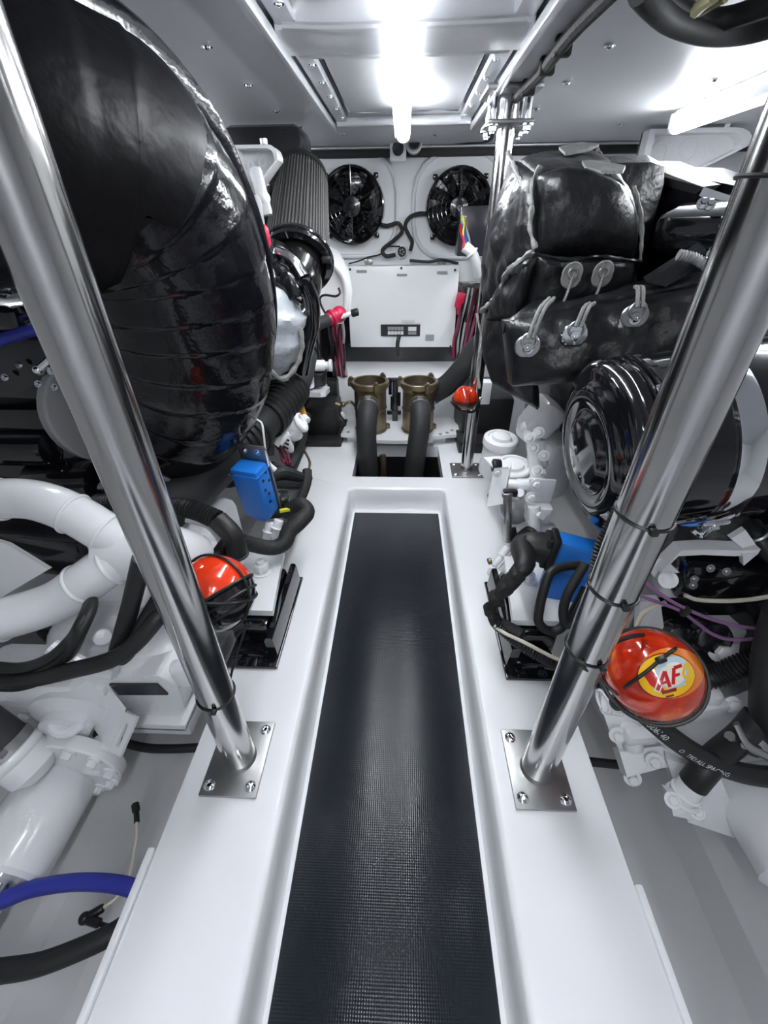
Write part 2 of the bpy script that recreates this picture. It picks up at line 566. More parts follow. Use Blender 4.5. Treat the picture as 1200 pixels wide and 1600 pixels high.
d = MB(); d.box((0, 2.575, ZC - .006), (3.4, .06, .008), bev=.002)
struct('trim_2', d, M['ceilbeam'])

# ------------------------------------------------------------ walkway mat
d = MB(); d.box((-.0125, .1425, -.0975), (.355, 2.60, .007), bev=.002)
solo('rubber_mat', d, M['mat'], 'long dark grey diamond-textured rubber mat in the sunken walkway', 'mat')

# ------------------------------------------------------------ bulkhead fittings
YW = 2.60
def fan(cx, cz, r, label):
    t = thing('ventilation_fan', label, 'fan', (cx, YW - .04, cz), 'ventilation fans on the bulkhead')
    c = V((cx, YW - .015, cz)); A = V((0, -1, 0))
    b = MB(); b.lathe([(r * .98, .0), (r * 1.0, .03), (r * .97, .065), (r * .93, .068), (r * .90, .05), (r * .90, .005)], c, A, 40, cap0=False, cap1=False)
    b.lathe([(r * .98, 0), (.001, 0)], c, A, 40, cap0=False)
    part('shroud_ring', b, M['gloss'], t)
    for k in range(10):
        a = 2 * math.pi * k / 10
        dx = V((math.cos(a), 0, math.sin(a))); dy = V((-math.sin(a), 0, math.cos(a)))
        g = []
        for i in range(6):
            rr = r * (.28 + .60 * i / 5); wd = r * (.10 + .07 * i / 5); sw = r * .18 * (i / 5) ** 2
            g.append([c + A * (.028 + .010 * q) + dx * rr + dy * (sw + q * wd) for q in (-1, 0, 1)] +
                     [c + A * (.024 + .010 * q) + dx * rr + dy * (sw + q * wd) for q in (1, 0, -1)])
        b = MB(); b.rings(g)
        part('blade', b, M['gloss'], t)
    b = MB(); b.lathe([(r * .30, .015), (r * .30, .045), (r * .26, .06), (r * .10, .064), (r * .08, .06), (.001, .06)], c, A, 28)
    hub = part('hub', b, M['engine'], t)
    b = MB()
    for k in range(6):
        a = 2 * math.pi * k / 6
        b.bolt(c + A * .06 + V((math.cos(a), 0, math.sin(a))) * r * .19, A, .005, .006)
    b.cyl(c + A * .06, c + A * .072, r * .07, n=16)
    part('hub_bolts', b, M['chrome'], hub)
    for k in range(5):
        rr = r * (.40 + .13 * k)
        b = MB(); b.torus(c + A * .066, A, rr, .0016, 40, 5)
        part('guard_ring', b, M['gloss'], t)
    for k in range(6):
        a = 2 * math.pi * (k + .5) / 6
        dx = V((math.cos(a), 0, math.sin(a)))
        b = MB(); b.tube([c + A * .066 + dx * r * .25, c + A * .068 + dx * r * .96], .0025, n=6, sub=2)
        part('guard_spoke', b, M['gloss'], t)
    for k in range(4):
        a = math.pi / 4 + k * math.pi / 2
        dx = V((math.cos(a), 0, math.sin(a)))
        b = MB(); b.box(c + A * .02 + dx * r * 1.04, (.022, .03, .022), bev=.004)
        part('fixing_lug', b, M['gloss'], t)

def fan_surround(name, cx, cz):
    pts = []
    for x0, z0, a0 in ((.12, .115, 0), (-.12, .115, 90), (-.12, -.115, 180), (.12, -.115, 270)):
        for k in range(5):
            a = math.radians(a0 + 90 * k / 4)
            pts.append(V((cx + (x0 + math.copysign(0, x0)) * .55 + .155 * math.cos(a), YW - .002, cz + z0 * .5 + .155 * math.sin(a))))
    b = MB(); b.tube(pts, .022, n=10, smooth=False, closed=True, flat=.55)
    o = struct(name, b, M['wall'])
    b = MB(); b.prism([(p.x, p.z) for p in pts], V((0, YW - .012, 0)), V((1, 0, 0)), V((0, 0, 1)), V((0, .014, 0)))
    part('recess_panel', b, M['wall'], o)

FL, FR = V((-.256, 0, .995)), V((.272, 0, .985))
fan_surround('trim_3', FL.x, FL.z); fan_surround('trim_4', FR.x, FR.z)
fan(FL.x, FL.z, .165, 'black extractor fan on the bulkhead beside the pleated air filter')
fan(FR.x, FR.z, .165, 'black extractor fan on the bulkhead left of the slim pillar')

def cable(name, label, pts, r, m, cat='cable', n=8, group=None):
    b = MB(); b.tube(pts, r, n=n)
    return solo(name, b, M[m], label, cat, group)

Y = 2.565
cable('fan_cable', 'black cable from the left fan looping down to the round socket',
      [at(585, 348, Y), at(604, 353, Y), at(622, 349, Y), at(628, 362, Y), at(615, 376, Y), at(598, 390, Y), at(603, 400, Y), at(618, 398, Y)], .0095, 'cloth')
cable('fan_cable', 'black cable from the right fan curling down to the round socket',
      [at(672, 335, Y), at(655, 334, Y), at(640, 340, Y), at(633, 353, Y - .012), at(638, 366, Y), at(644, 378, Y), at(641, 392, Y)], .0095, 'cloth')
cable('signal_wire', 'thin black wire running from the round socket along the panel top',
      [at(625, 385, Y), at(605, 386, Y), at(595, 397, Y), at(575, 402, Y), at(560, 408, Y), at(545, 412, Y)], .0035, 'black')
cable('signal_wire', 'thin black cable running right along the wall above the white panel',
      [at(640, 407, Y), at(670, 409, Y), at(690, 406, Y), at(716, 412, Y)], .007, 'black')
t = thing('wall_socket', 'round black multi-pin socket on the bulkhead between the fans', 'socket', at(628, 393, YW))
c = at(628, 393, 2.595); A = V((0, -1, 0))
b = MB(); b.lathe([(.032, 0), (.032, .012), (.029, .016), (.024, .016), (.024, .01), (.001, .01)], c, A, 24); part('flange', b, M['cast'], t)
b = MB(); b.lathe([(.022, .008), (.022, .028), (.018, .032), (.001, .032)], c, A, 20); part('plug', b, M['black'], t)
b = MB()
for k in range(5):
    a = k * 1.257; b.cyl(c + A * .03 + V((math.cos(a), 0, math.sin(a))) * .011, c + A * .036 + V((math.cos(a), 0, math.sin(a))) * .011, .003, n=8)
part('pins', b, M['plate'], t)
for (u, v, lab) in ((576, 409, 'small round cable gland on the wall by the top left of the white panel'), (690, 411, 'small round cable gland on the wall by the top right of the white panel')):
    b = MB(); q = at(u, v, YW); b.lathe([(.024, 0), (.022, .008), (.012, .014), (.001, .014)], q, A, 18)
    solo('cable_gland', b, M['plate'], lab, 'cable gland')
for (u, v, lab, sq) in ((622, 233, 'small square camera with dark round lens under the tube end', True), (647, 223, 'small round camera lens hanging beside the tube end', False)):
    t = thing('camera', lab, 'camera', at(u, v, 2.50))
    q = at(u, v, 2.50)
    b = MB()
    if sq: b.box(q + V((0, .02, 0)), (.075, .05, .088), bev=.008)
    else: b.lathe([(.03, .06), (.038, .045), (.038, 0), (.032, -.004), (.028, 0)], q, V((0, 1, 0)), 24)
    part('housing', b, M['wall'], t)
    b = MB(); b.lathe([(.026, 0), (.026, .012), (.02, .016), (.001, .012)], q + V((0, -.004, 0)), A, 20); part('lens', b, M['darkglass'], t)
    b = MB(); b.tube([q + V((0, .03, .03)), q + V((0, .04, .08)), V((q.x, 2.54, ZC))], .008, n=8); part('mounting_arm', b, M['black'], t)

# white electrical panel
PX0, PX1, PZ0, PZ1, PY = -.295, .297, .338, .742, 2.50
t = thing('electrical_panel', 'large white flat equipment box on the bulkhead below the fans', 'electrical box', ((PX0 + PX1) / 2, 2.55, PZ0))
b = MB(); b.box(((PX0 + PX1) / 2, PY + .045, (PZ0 + PZ1) / 2), (PX1 - PX0, .085, PZ1 - PZ0), bev=.004); part('case', b, M['pvc'], t)
def prt(u0, v0, u1, v1, m, d=.0015, name='printed_label'):
    a_, c_ = at(u0, v0, PY), at(u1, v1, PY)
    b = MB(); b.box(((a_.x + c_.x) / 2, PY - d / 2, (a_.z + c_.z) / 2), (abs(c_.x - a_.x), d, abs(a_.z - c_.z)))
    return part(name, b, M[m], t)
dp = prt(595, 507, 656, 525, 'print', .004, 'display_strip')
for k in range(5):
    for j in range(2):
        a_ = at(606 + k * 5, 510 + j * 7, PY); b = MB(); b.box(a_ + V((.008, -.005, -.010)), (.016, .002, .018)); part('display_window', b, M['printwhite' if j else 'printgrey'], dp)
a_ = at(637, 509, PY); b = MB(); b.box(a_ + V((.026, -.005, -.016)), (.046, .002, .022)); part('display_window', b, M['printwhite'], dp)
a_ = at(637, 518, PY); b = MB(); b.box(a_ + V((.026, -.005, -.008)), (.046, .002, .014)); part('display_window', b, M['printgrey'], dp)
prt(557, 422, 573, 426, 'printgrey'); prt(683, 424, 699, 428, 'printgrey'); prt(620, 428, 636, 431, 'printgrey')
prt(665, 523, 678, 532, 'printgrey'); prt(627, 500, 648, 504, 'printwhite')
for (u, v) in ((546, 538), (704, 541), (547, 421), (711, 422), (627, 419)):
    q = at(u, v, PY); b = MB(); b.cyl(q, q + V((0, -.003, 0)), .006, n=12); part('screw', b, M['print'], t)
cable('panel_lead', 'black lead dropping from the display strip of the white panel',
      [at(624, 524, PY - .012), at(622, 532, PY - .03), at(621, 540, PY - .02), at(622, 555, PY + .03)], .011, 'black')
b = MB(); b.box((-.02, 2.585, .45), (.98, .03, .42), bev=.004)
bb = solo('dark_recess_sheet', b, M['engine'], 'black sheet standing in for the dark recess behind the white equipment box', 'board')  # flat black sheet in place of a dark opening in the bulkhead
# wire bundles either side of the panel
def bundle(name, label, cat, starts, ends, mats, y0, y1, r=.006, seed=1):
    rnd = random.Random(seed)
    o = V((0, 0, 0))
    t = thing(name, label, cat, at((starts[0] + ends[0]) / 2, ends[1], (y0 + y1) / 2))
    for k in range(len(mats)):
        f = k / max(1, len(mats) - 1)
        p = []
        for i in range(5):
            g = i / 4
            u = starts[0] + (ends[0] - starts[0]) * g + (f - .5) * (starts[2] * (1 - g) + ends[2] * g) + rnd.uniform(-2, 2)
            v = starts[1] + (ends[1] - starts[1]) * g
            p.append(at(u, v, y0 + (y1 - y0) * g + rnd.uniform(-.03, .03)))
        b = MB(); b.tube(p, r * rnd.uniform(.7, 1.2), n=7, sub=4)
        part('wire', b, M[mats[k]], t)
    return t
bundle('wire_bundle', 'hanging bundle of dark red and black wires left of the white panel', 'wires',
       (525, 500, 22), (532, 588, 16), ['black', 'cable_red', 'cable_red', 'black', 'cable_red', 'cable_grey', 'cable_red', 'black', 'cable_grey'], 2.42, 2.25, .0085, 3)
bundle('wire_bundle', 'tangle of dark red and grey wires right of the white panel', 'wires',
       (738, 450, 30), (716, 560, 18), ['cable_red', 'black', 'cable_grey', 'black', 'cable_grey', 'cable_red', 'black', 'cable_red'], 2.50, 2.35, .007, 5)
b = MB(); q = at(719, 469, 2.48); b.box(q, (.045, .03, .075), rot=roty(.2), bev=.008); b.cyl(q + V((0, 0, -.03)), q + V((.0, 0, -.07)), .012)
solo('terminal_cover', b, M['red'], 'red terminal cover among the wires right of the white panel', 'cover')
bundle('coloured_wires', 'red, yellow and blue wires hanging in front of the right fan', 'wires', (724, 338, 6), (728, 388, 10), ['red', 'yellow', 'blue', 'cable_grey'], 2.30, 2.2, .006, 8)
b = MB(); b.tube([at(726, 385, 2.2), at(738, 396, 2.2), at(744, 412, 2.22), at(748, 430, 2.25)], .022, n=12)
b.torus(at(738, 395, 2.2), at(744, 404, 2.2) - at(734, 390, 2.2), .023, .005)
solo('cable_conduit', b, M['pvc'], 'white plastic conduit elbow carrying coloured wires by the pillar', 'conduit')
b = MB(); b.box(at(742, 362, 2.33), (.16, .10, .19), bev=.006)
solo('junction_box', b, M['darkglass'], 'dark box in front of the lower right fan edge', 'box')

# far engine mount of the left engine
t = thing('engine_mount', 'far left engine mount, black block with white bolted top plate', 'engine mount', (-.39, 2.05, 0))
b = MB(); b.box((-.395, 2.03, .015), (.20, .30, .03), bev=.006); b.box((-.40, 2.06, .10), (.16, .2, .15), bev=.012); part('rubber_block', b, M['rubber'], t)
b = MB(); q = at(488, 612, 1.93)
b.prism([(-.09, .02), (.075, .02), (.085, .0), (.08, -.10), (.06, -.115), (-.02, -.11), (-.09, -.08)], q, V((1, 0, 0)), V((0, 1, -.1)), V((0, 0, .022)))
part('top_plate', b, M['white'], t)
b = MB(); b.bolt(at(503, 608, 1.93) + V((0, 0, .01)), (0, 0, 1), .017, .035); part('bolt', b, M['white'], t)
b = MB(); b.box((-.45, 2.27, .12), (.22, .20, .24), bev=.01)
solo('hull_shade_box', b, M['black'], 'dark box standing in for hull shade behind the far left engine mount', 'tank')  # black colour stands in for the shaded hull behind the mount

# strainer shelf with two bronze sea strainers
t = thing('strainer_shelf', 'white fibreglass shelf with a curved front carrying the bronze strainers', 'shelf', (-.02, 1.98, .05))
b = MB()
pl = [(-.30, 1.925), (-.205, 1.915), (-.20, 1.87)] + [(-.20 + .36 * k / 8, 1.87 - .02 * math.sin(math.pi * k / 8)) for k in range(1, 9)] + [(.165, 1.905), (.30, 1.935), (.315, 2.0), (.27, 2.15), (-.28, 2.15)]
b.prism(pl, V((0, 0, .034)), V((1, 0, 0)), V((0, 1, 0)), V((0, 0, .018)))
part('board', b, M['gel'], t)
b = MB(); b.box((-.02, 2.04, .017), (.5, .18, .034)); part('support', b, M['gel'], t)
for (x, y) in ((-.265, 1.95), (.235, 1.95), (.262, 1.98), (.20, 1.93)):
    b = MB(); b.bolt((x, y, .052), (0, 0, 1), .006, .003, dome=True); part('screw', b, M['plate'], t)

def strainer(x, y, label):
    z = .052; r = .078
    t = thing('sea_strainer', label, 'strainer', (x, y, z), 'bronze sea strainers on the white shelf')
    o = V((x, y, z)); U = V((0, 0, 1))
    b = MB(); b.lathe([(r * .96, 0), (r, .008), (r, .205), (r * 1.03, .21), (r * 1.14, .222), (r * 1.2, .228), (r * 1.2, .248), (r * 1.12, .252), (r * .98, .25), (r * .96, .225), (r * .94, .1), (.001, .1)], o, U, 36)
    part('bronze_body', b, M['bronze'], t)
    for h in (.012, .118):
        b = MB(); b.torus(o + U * h, U, r * 1.005, .004, 36, 6)
        part('casting_rib', b, M['bronze'], t)
    b = MB(); b.cyl(o + U * .205, o + U * .218, r * .93, n=28); part('strainer_lid', b, M['gasket'], t)
    for k in range(3):
        a = .9 + k * 2.094; dx = V((math.cos(a), math.sin(a), 0)); p = o + dx * r * 1.2
        b = MB(); b.box(p + U * .236, (.03, .022, .034), rot=rotz(a), bev=.004); b.cyl(p + U * .22, p + U * .262, .006, n=10); b.bolt(p + U * .256, U, .009, .008)
        part('clamp_lug', b, M['bronze'], t)
    for k in range(3):
        a = .2 + k * 2.094; dx = V((math.cos(a), math.sin(a), 0))
        b = MB(); b.box(o + dx * r * 1.05 + U * .012, (.03, .024, .024), rot=rotz(a), bev=.004); b.bolt(o + dx * r * 1.1 + U * .02, U, .008, .006)
        part('foot', b, M['bronze'], t)
    b = MB(); b.cyl(o + V((0, -r * .8, .165)), o + V((0, -r - .03, .165)), .049, n=24, bev=.004); part('outlet', b, M['bronze'], t)
    return t
SL, SR = V((-.150, 1.985, 0)), V((.087, 1.985, 0))
strainer(SL.x, SL.y, 'left of the two bronze strainers, on the white shelf')
strainer(SR.x, SR.y, 'right of the two bronze strainers, on the white shelf')
def big_hose(label, pts, r, name='rubber_hose'):
    t = thing(name, label, 'hose', pts[-1])
    b = MB(); b.tube(pts, r, n=20, sub=8); part('hose_wall', b, M['hose'], t)
    a_ = catmull(pts, 8); d0 = (a_[1] - a_[0]).normalized()
    b = MB(); c0 = a_[0] + d0 * .025; b.lathe([(r * 1.02, -.008), (r * 1.06, -.008), (r * 1.06, .008), (r * 1.02, .008)], c0, d0, 24, cap0=False, cap1=False)
    b.box(c0 + V((0, 0, r * 1.1)), (.03, .014, .014), bev=.003)
    part('hose_clamp', b, M['plate'], t)
    return t
big_hose('dark grey hose from the left strainer down into the hatch', [V((SL.x, 1.885, .217)), V((SL.x - .004, 1.83, .20)), V((SL.x - .008, 1.785, .13)), V((SL.x - .006, 1.765, .02)), V((SL.x - .003, 1.76, -.12)), V((SL.x, 1.76, -.35))], .047)
big_hose('dark grey hose from the right strainer down into the hatch', [V((SR.x, 1.885, .217)), V((SR.x + .003, 1.83, .20)), V((SR.x, 1.785, .13)), V((SR.x - .012, 1.765, .02)), V((SR.x - .022, 1.76, -.12)), V((SR.x - .03, 1.76, -.35))], .047)
big_hose('thick black hose rising right from behind the right strainer', [at(668, 620, 2.08), at(700, 600, 2.06), at(725, 573, 2.03), at(745, 545, 2.02), at(775, 520, 1.98)], .052)
cable('bilge_hose', 'thin brown hose beside the left strainer hose inside the hatch', [V((-.085, 1.80, .0)), V((-.08, 1.79, -.06)), V((-.085, 1.785, -.2))], .016, 'bronze', 'hose')
b = MB(); b.box((-.03, 2.11, .16), (.03, .03, .22), bev=.003); b.box((-.035, 2.10, .27), (.07, .02, .02), bev=.003); b.box((-.035, 2.10, .1), (.075, .02, .02), bev=.003)
for q in ((-.055, .20), (-.01, .14), (-.045, .12)): b.cyl((q[0], 2.09, q[1]), (q[0], 2.09, q[1] + .07), .009, n=10)
solo('strainer_bracket', b, M['engine'], 'black bracket with rods standing between the bronze strainers', 'bracket')
t = thing('drain_valve', 'small valve with white tag on the left side of the left strainer', 'valve', at(535, 655, 1.95))
b = MB(); b.tube([V((SL.x - .07, 1.97, .17)), at(548, 628, 1.95), at(535, 633, 1.95), at(524, 630, 1.95)], .007, n=8); b.ball(at(536, 632, 1.95), .014); part('pipe', b, M['bronze'], t)
b = MB(); b.ball(at(535, 650, 1.945), (.012, .006, .022)); part('white_tag', b, M['pvc'], t)
b = MB(); b.tube([at(535, 632, 1.94), at(530, 645, 1.93), at(540, 662, 1.93), at(533, 668, 1.94)], .005, n=6); part('wire_tail', b, M['black'], t)
b = MB(); b.box(at(753, 612, 1.85), (.07, .06, .10), bev=.005)
solo('control_box', b, M['pvc'], 'small white box behind the slim pillar under the blanket edge', 'box')
b = MB(); b.box((.42, 2.1, .12), (.24, .36, .24), bev=.02); b.box((.36, 1.9, .03), (.16, .16, .06), bev=.01)
solo('rubber_mount', b, M['rubber'], 'black mount block on the deck behind the slim pillar', 'engine mount')

# ------------------------------------------------------------ stanchions
def pillar(x, y, r, label, pw, pl, screws=4, ties=(), top_flange=False, lean=0.0):
    t = thing('stanchion', label, 'pillar', (x, y, 0), 'stainless pillars between deck and ceiling')
    b = MB(); b.cyl((x, y, .006), (x + lean, y, ZC), r, n=40); part('tube', b, M['steel'], t)
    b = MB(); b.lathe([(r, .018), (r * 1.04, .012), (r * 1.10, .007), (r * 1.0, .006)], V((x, y, 0)), V((0, 0, 1)), 36); part('weld', b, M['plate'], t)
    b = MB(); b.box((x + pw[1], y + pl[1], .004), (pw[0], pl[0], .008), bev=.0015); part('base_plate', b, M['plate'], t)
    for i in (-1, 1):
        for j in (-1, 1):
            q = V((x + pw[1] + i * (pw[0] / 2 - .016), y + pl[1] + j * (pl[0] / 2 - .018), .008))
            s = MB(); s.lathe([(.011, 0), (.011, .0015), (.0085, .004), (.0045, .0052), (.004, .0025), (.001, .0025)], q, V((0, 0, 1)), 16)
            part('screw', s, M['chrome'], t)
    for k, h in enumerate(ties):
        s = MB(); s.torus((x + lean * h / ZC, y, h), V((.08, -.05, 1)), r + .0012, .0017, 36, 6); s.box((x + lean * h / ZC + (.3 - k * .25) * r, y - r - .004, h), (.009, .009, .008), bev=.002)
        part('cable_tie', s, M['black'], t)
    if top_flange:
        b = MB(); b.lathe([(r, -.06), (r, -.05)], V((x, y, ZC)), V((0, 0, 1)), 24); b.box((x, y, ZC - .075), (.13, .13, .010), bev=.003); b.box((x, y, ZC - .006), (.15, .15, .012), bev=.003)
        part('top_flange', b, M['plate'], t)
        for i in (-1, 1):
            for j in (-1, 1):
                s = MB(); s.cyl((x + i * .048, y + j * .048, ZC - .10), (x + i * .048, y + j * .048, ZC - .01), .007, n=10); s.bolt((x + i * .048, y + j * .048, ZC - .08), (0, 0, -1), .012, .012)
                part('bolt', s, M['chrome'], t)
    return t
pillar(-.320, .403, .0305, 'stainless pillar at left carrying the orange-and-black ball', (.112, -.003), (.147, .001), ties=(.235,), lean=.022)
pillar(.2825, .402, .0305, 'stainless pillar at right beside the orange ball with lettering', (.112, -.001), (.149, .002), ties=tuple(at(u_, v_, .372).z for u_, v_ in ((905, 1040), (945, 945), (1005, 828), (1190, 275))))
pillar(.297, 1.645, .026, 'slim far pillar by the padded black blanket, bolted to the ceiling', (.135, 0), (.13, 0), top_flange=True)

# cables along the hatch edge
b = MB(); b.tube([V((HR + .07, .3, ZC - .016)), V((HR + .068, .9, ZC - .016)), at(905, 40, z=ZC - .016), at(868, 85, z=ZC - .02), at(845, 115, z=ZC - .015), at(815, 145, z=ZC - .02), at(795, 165, z=ZC - .02), at(772, 195, z=ZC - .025), at(764, 216, 2.45), at(730, 219, 2.52), at(690, 218, 2.53), at(655, 219, 2.53)], .013, n=10)
for u, v in ((880, 72), (855, 103), (826, 137)):
    q = at(u, v, z=ZC - .016); b.box(q, (.035, .02, .032), rot=rotz(.0), bev=.004)
solo('ceiling_cable', b, M['cloth'], 'black taped cable clipped along the right edge of the ceiling hatch', 'cable')
b = MB(); b.tube([at(1000, -15, z=ZC - .03), at(1022, 10, z=ZC - .035), at(1055, 36, z=ZC - .035), at(1110, 52, z=ZC - .035), at(1170, 50, z=ZC - .03), at(1240, 30, z=ZC - .03)], .017, n=14)
solo('ceiling_hose', b, M['hose'], 'grey black hose curving across the ceiling corner at top right', 'hose')
b = MB(); b.tube([at(1015, -25, z=ZC - .02), at(1045, 8, z=ZC - .02), at(1085, 26, z=ZC - .02), at(1130, 30, z=ZC - .02), at(1210, 5, z=ZC - .02)], .016, n=12)
solo('ceiling_hose', b, M['black'], 'thinner black hose inside the curve of the ceiling corner hose', 'hose')
b = MB(); b.tube([at(1088, 16, z=ZC - .045), at(1100, 4, z=ZC - .045), at(1118, -8, z=ZC - .045)], .009, n=8); b.tube([at(1094, 19, z=ZC - .045), at(1112, 8, z=ZC - .045), at(1135, -4, z=ZC - .045)], .006, n=8)
solo('ceiling_wires', b, M['olive'], 'pale yellow wires tucked into the hose at the ceiling corner', 'wires')

# ------------------------------------------------------------ LEFT SIDE
UP = V((0, 0, 1))

# wrapped exhaust elbow
t = thing('exhaust_elbow', 'huge glossy black wrapped exhaust elbow filling the upper left', 'exhaust pipe', (-.75, 1.0, .30))
path = [V((-.715, 1.06, .47)), V((-.63, 1.058, .50)), V((-.55, 1.045, .58)), V((-.50, 1.025, .69)), V((-.482, 1.0, .80)), V((-.488, .96, .91)), V((-.525, .89, .99)), V((-.62, .79, 1.02)), V((-.80, .69, 1.02)), V((-1.10, .60, 1.02)), V((-1.35, .58, 1.02))]
def wrap(L, a):
    k = (L + .012 * math.sin(a * 2 + L * 9)) / .062
    return 1.0 + .018 * (1 - (k % 1.0)) + .010 * math.sin(3 * a + L * 14) * math.sin(L * 21 + a)
b = MB(); b.tube(path, lambda s: .19 + .0 * s, n=56, sub=24, rfun=wrap)
part('wrapped_pipe', b, M['tape'], t, sharp=50)
b = MB(); b.tube([path[5].lerp(path[6], .8)] + path[6:], lambda s: .193 + .003 * min(1, s * 6), n=56, sub=24, rfun=lambda L, a: wrap(L + .03, a))
part('upper_lagging', b, M['lagging'], t, label='matt black lagging over the upper bend', sharp=50)
P = catmull(path, 10)
seam = []
for i in range(8, 78, 3):
    T = (P[i + 1] - P[i - 1]).normalized()
    n_ = V((1, .55, .35)); n_ -= T * n_.dot(T); n_.normalize()
    seam.append(P[i] + n_ * (.196 if i < 52 else .200))
b = MB(); b.tube(seam, .020, n=8, sub=3, flat=.45); part('lap_seam', b, M['tape'], t)
b = MB(); a_ = (P[4] - P[0]).normalized()
b.lathe([(.198, -.02), (.208, 0), (.210, .02), (.200, .05), (.186, .05), (.176, 0), (.172, -.02)], P[0] + a_ * .03, a_, 40, cap0=False, cap1=False, mod=lambda q, h: 1 + .012 * math.sin(q * 9) + .01 * math.sin(q * 23 + h * 90))
part('frayed_rim', b, M['fibre'], t)
b = MB(); b.lathe([(.10, -.12), (.10, -.02), (.165, -.02), (.165, .0), (.02, .0)], P[0], a_, 32); part('outlet_flange', b, M['plate'], t)

# light grey flange plate behind the pillar
b = MB(); c = at(150, 640, 1.02)
b.lathe([(.001, 0), (.13, 0), (.135, .004), (.135, .03), (.13, .036), (.001, .036)], c, V((1, -.42, .12)), 36)
solo('cover_disc', b, M['cable_grey'], 'matt grey round cover behind the left pillar against the black engine', 'cover')

# left engine: black block, heads and covers
t = thing('engine', 'large black diesel engine on the left behind the exhaust elbow', 'engine', (-.9, 1.5, 0), None)
b = MB(); b.box((-.93, 1.74, .36), (.66, .90, .52), bev=.03); part('block', b, M['engine'], t)
b = MB(); b.box((-1.02, 1.12, .64), (.46, .34, .22), rot=roty(.18), bev=.03); b.box((-1.02, 1.10, .77), (.36, .30, .07), rot=roty(.18), bev=.02)
part('cylinder_head', b, M['gloss'], t)
b = MB(); b.box((-.80, 1.62, .72), (.40, .8, .24), rot=roty(-.2), bev=.03); part('cylinder_head', b, M['gloss'], t)
for k in range(4):
    b = MB(); b.box((-.72, 1.38 + .19 * k, .84), (.26, .16, .10), rot=roty(.35), bev=.02)
    rc = part('rocker_cover', b, M['gloss'], t)
    for i in (-1, 1):
        s = MB(); s.bolt((-.66, 1.38 + .19 * k + i * .06, .875), (.4, 0, 1), .009, .010); part('cover_bolt', s, M['chrome'], rc)
for k in range(5):
    b = MB(); q = at(8 + 26 * k, 560 + 24 * k, 1.0); b.cyl(q + V((-.35, .06, 0)), q + V((.03 + .01 * k, 0, 0)), .032 + .004 * (k % 2), n=18, bev=.006)
    part('intake_runner', b, M['gloss'], t)
b = MB(); b.box((-1.02, .98, .42), (.40, .14, .28), bev=.03); b.cyl((-.95, .90, .36), (-.78, .90, .36), .06, bev=.01); b.cyl((-1.2, .89, .47), (-.86, .90, .46), .045, bev=.01)
b.box((-1.06, .93, .30), (.5, .16, .06), bev=.02)
part('coolant_manifold', b, M['gloss'], t)
b = MB()
for q in ((95, 560), (80, 580), (60, 600), (85, 605), (30, 570), (8, 590), (45, 700), (62, 703), (12, 695), (110, 715)):
    b.bolt(at(*q, .93), (0.3, -1, .4), .005, .006)
part('block_bolts', b, M['chrome'], t, stuff=True)
b = MB(); b.box(at(-5, 425, 1.1), (.10, .1, .06), bev=.01); b.cyl(at(-30, 462, 1.05), at(14, 458, 1.05), .022, n=18); b.cyl(at(14, 458, 1.05), at(24, 457, 1.05), .012, n=14)
for k in range(4): b.torus(at(-6 + 4 * k, 461, 1.05), at(14, 458, 1.05) - at(-30, 462, 1.05), .022, .003, 18, 6)
part('pipe_union', b, M['chrome'], t, label='bright threaded union')
b = MB(); q = at(152, 465, 1.3); b.lathe([(.05, 0), (.05, .07), (.04, .09), (.03, .10), (.001, .10)], q - V((0, 0, .05)), (.1, -.2, 1), 20); part('oil_filler', b, M['white'], t, label='white filler neck')
b = MB(); q = at(160, 482, 1.28); b.lathe([(.055, 0), (.055, .012)], q, (.1, -.2, 1), 20); part('filler_ring', b, M['chrome'], t)
for q in ((-40, 528), (0, 528),):
    pass
b = MB(); b.tube([at(-60, 548, .95), at(-5, 533, .95), at(40, 519, .96), at(78, 508, .98), at(130, 500, 1.05)], .0135, n=12, rfun=lambda l, a: 1 + .04 * math.sin(l * 700) * math.sin(a * 6))
solo('braided_hose', b, M['bluehose'], 'dark blue braided hose passing behind the left pillar over the black engine', 'hose')
b = MB(); b.cyl(at(95, 548, .93), at(64, 575, .93), .009, n=10); b.ball(at(60, 578, .93), .012)
solo('drain_cock', b, M['chrome'], 'small chrome cock on the black engine left of the pillar', 'valve')
b = MB(); b.box(at(20, 410, 1.6), (.5, .03, .25))
solo('side_panel', b, M['wall'], 'pale hull panel glimpsed beyond the black left engine', 'panel')

# turbo, duct and pleated air filter behind the elbow
p0, p1 = at(472, 282, 1.92), at(464, 404, 1.60)
ax = (p1 - p0).normalized(); LF = (p1 - p0).length
t = thing('air_filter', 'tapered grey pleated air filter cone left of the left fan', 'air filter', p1)
b = MB(); b.lathe([(.086, 0), (.092, .02), (.106, LF - .02), (.108, LF)], p0, ax, 240, mod=lambda q, h: 1 + .028 * (1 if int(q / (2 * math.pi) * 120) % 2 else -1))
part('pleated_paper', b, M['pleat'], t, sharp=20)
b = MB(); b.lathe([(.05, -.03), (.08, -.026), (.093, -.014), (.095, .010), (.084, .012)], p0, ax, 36); part('end_cap', b, M['rubber'], t)
b = MB(); b.lathe([(.100, -.01), (.116, -.006), (.120, .01), (.116, .032), (.098, .036), (.09, .03)], p1, ax, 40, cap0=False, cap1=False); b.torus(p1 + ax * .012, ax, .118, .006, 40, 8); part('clamp_ring', b, M['gloss'], t)
b = MB(); q = p1 + ax * .02 + V((.105, -.03, .01)); b.box(q, (.03, .03, .02), bev=.005); part('clamp_latch', b, M['black'], t)
t = thing('turbocharger', 'black turbocharger and chrome duct under the pleated air filter', 'turbocharger', at(450, 520, 1.5))
p2 = at(462, 436, 1.50)
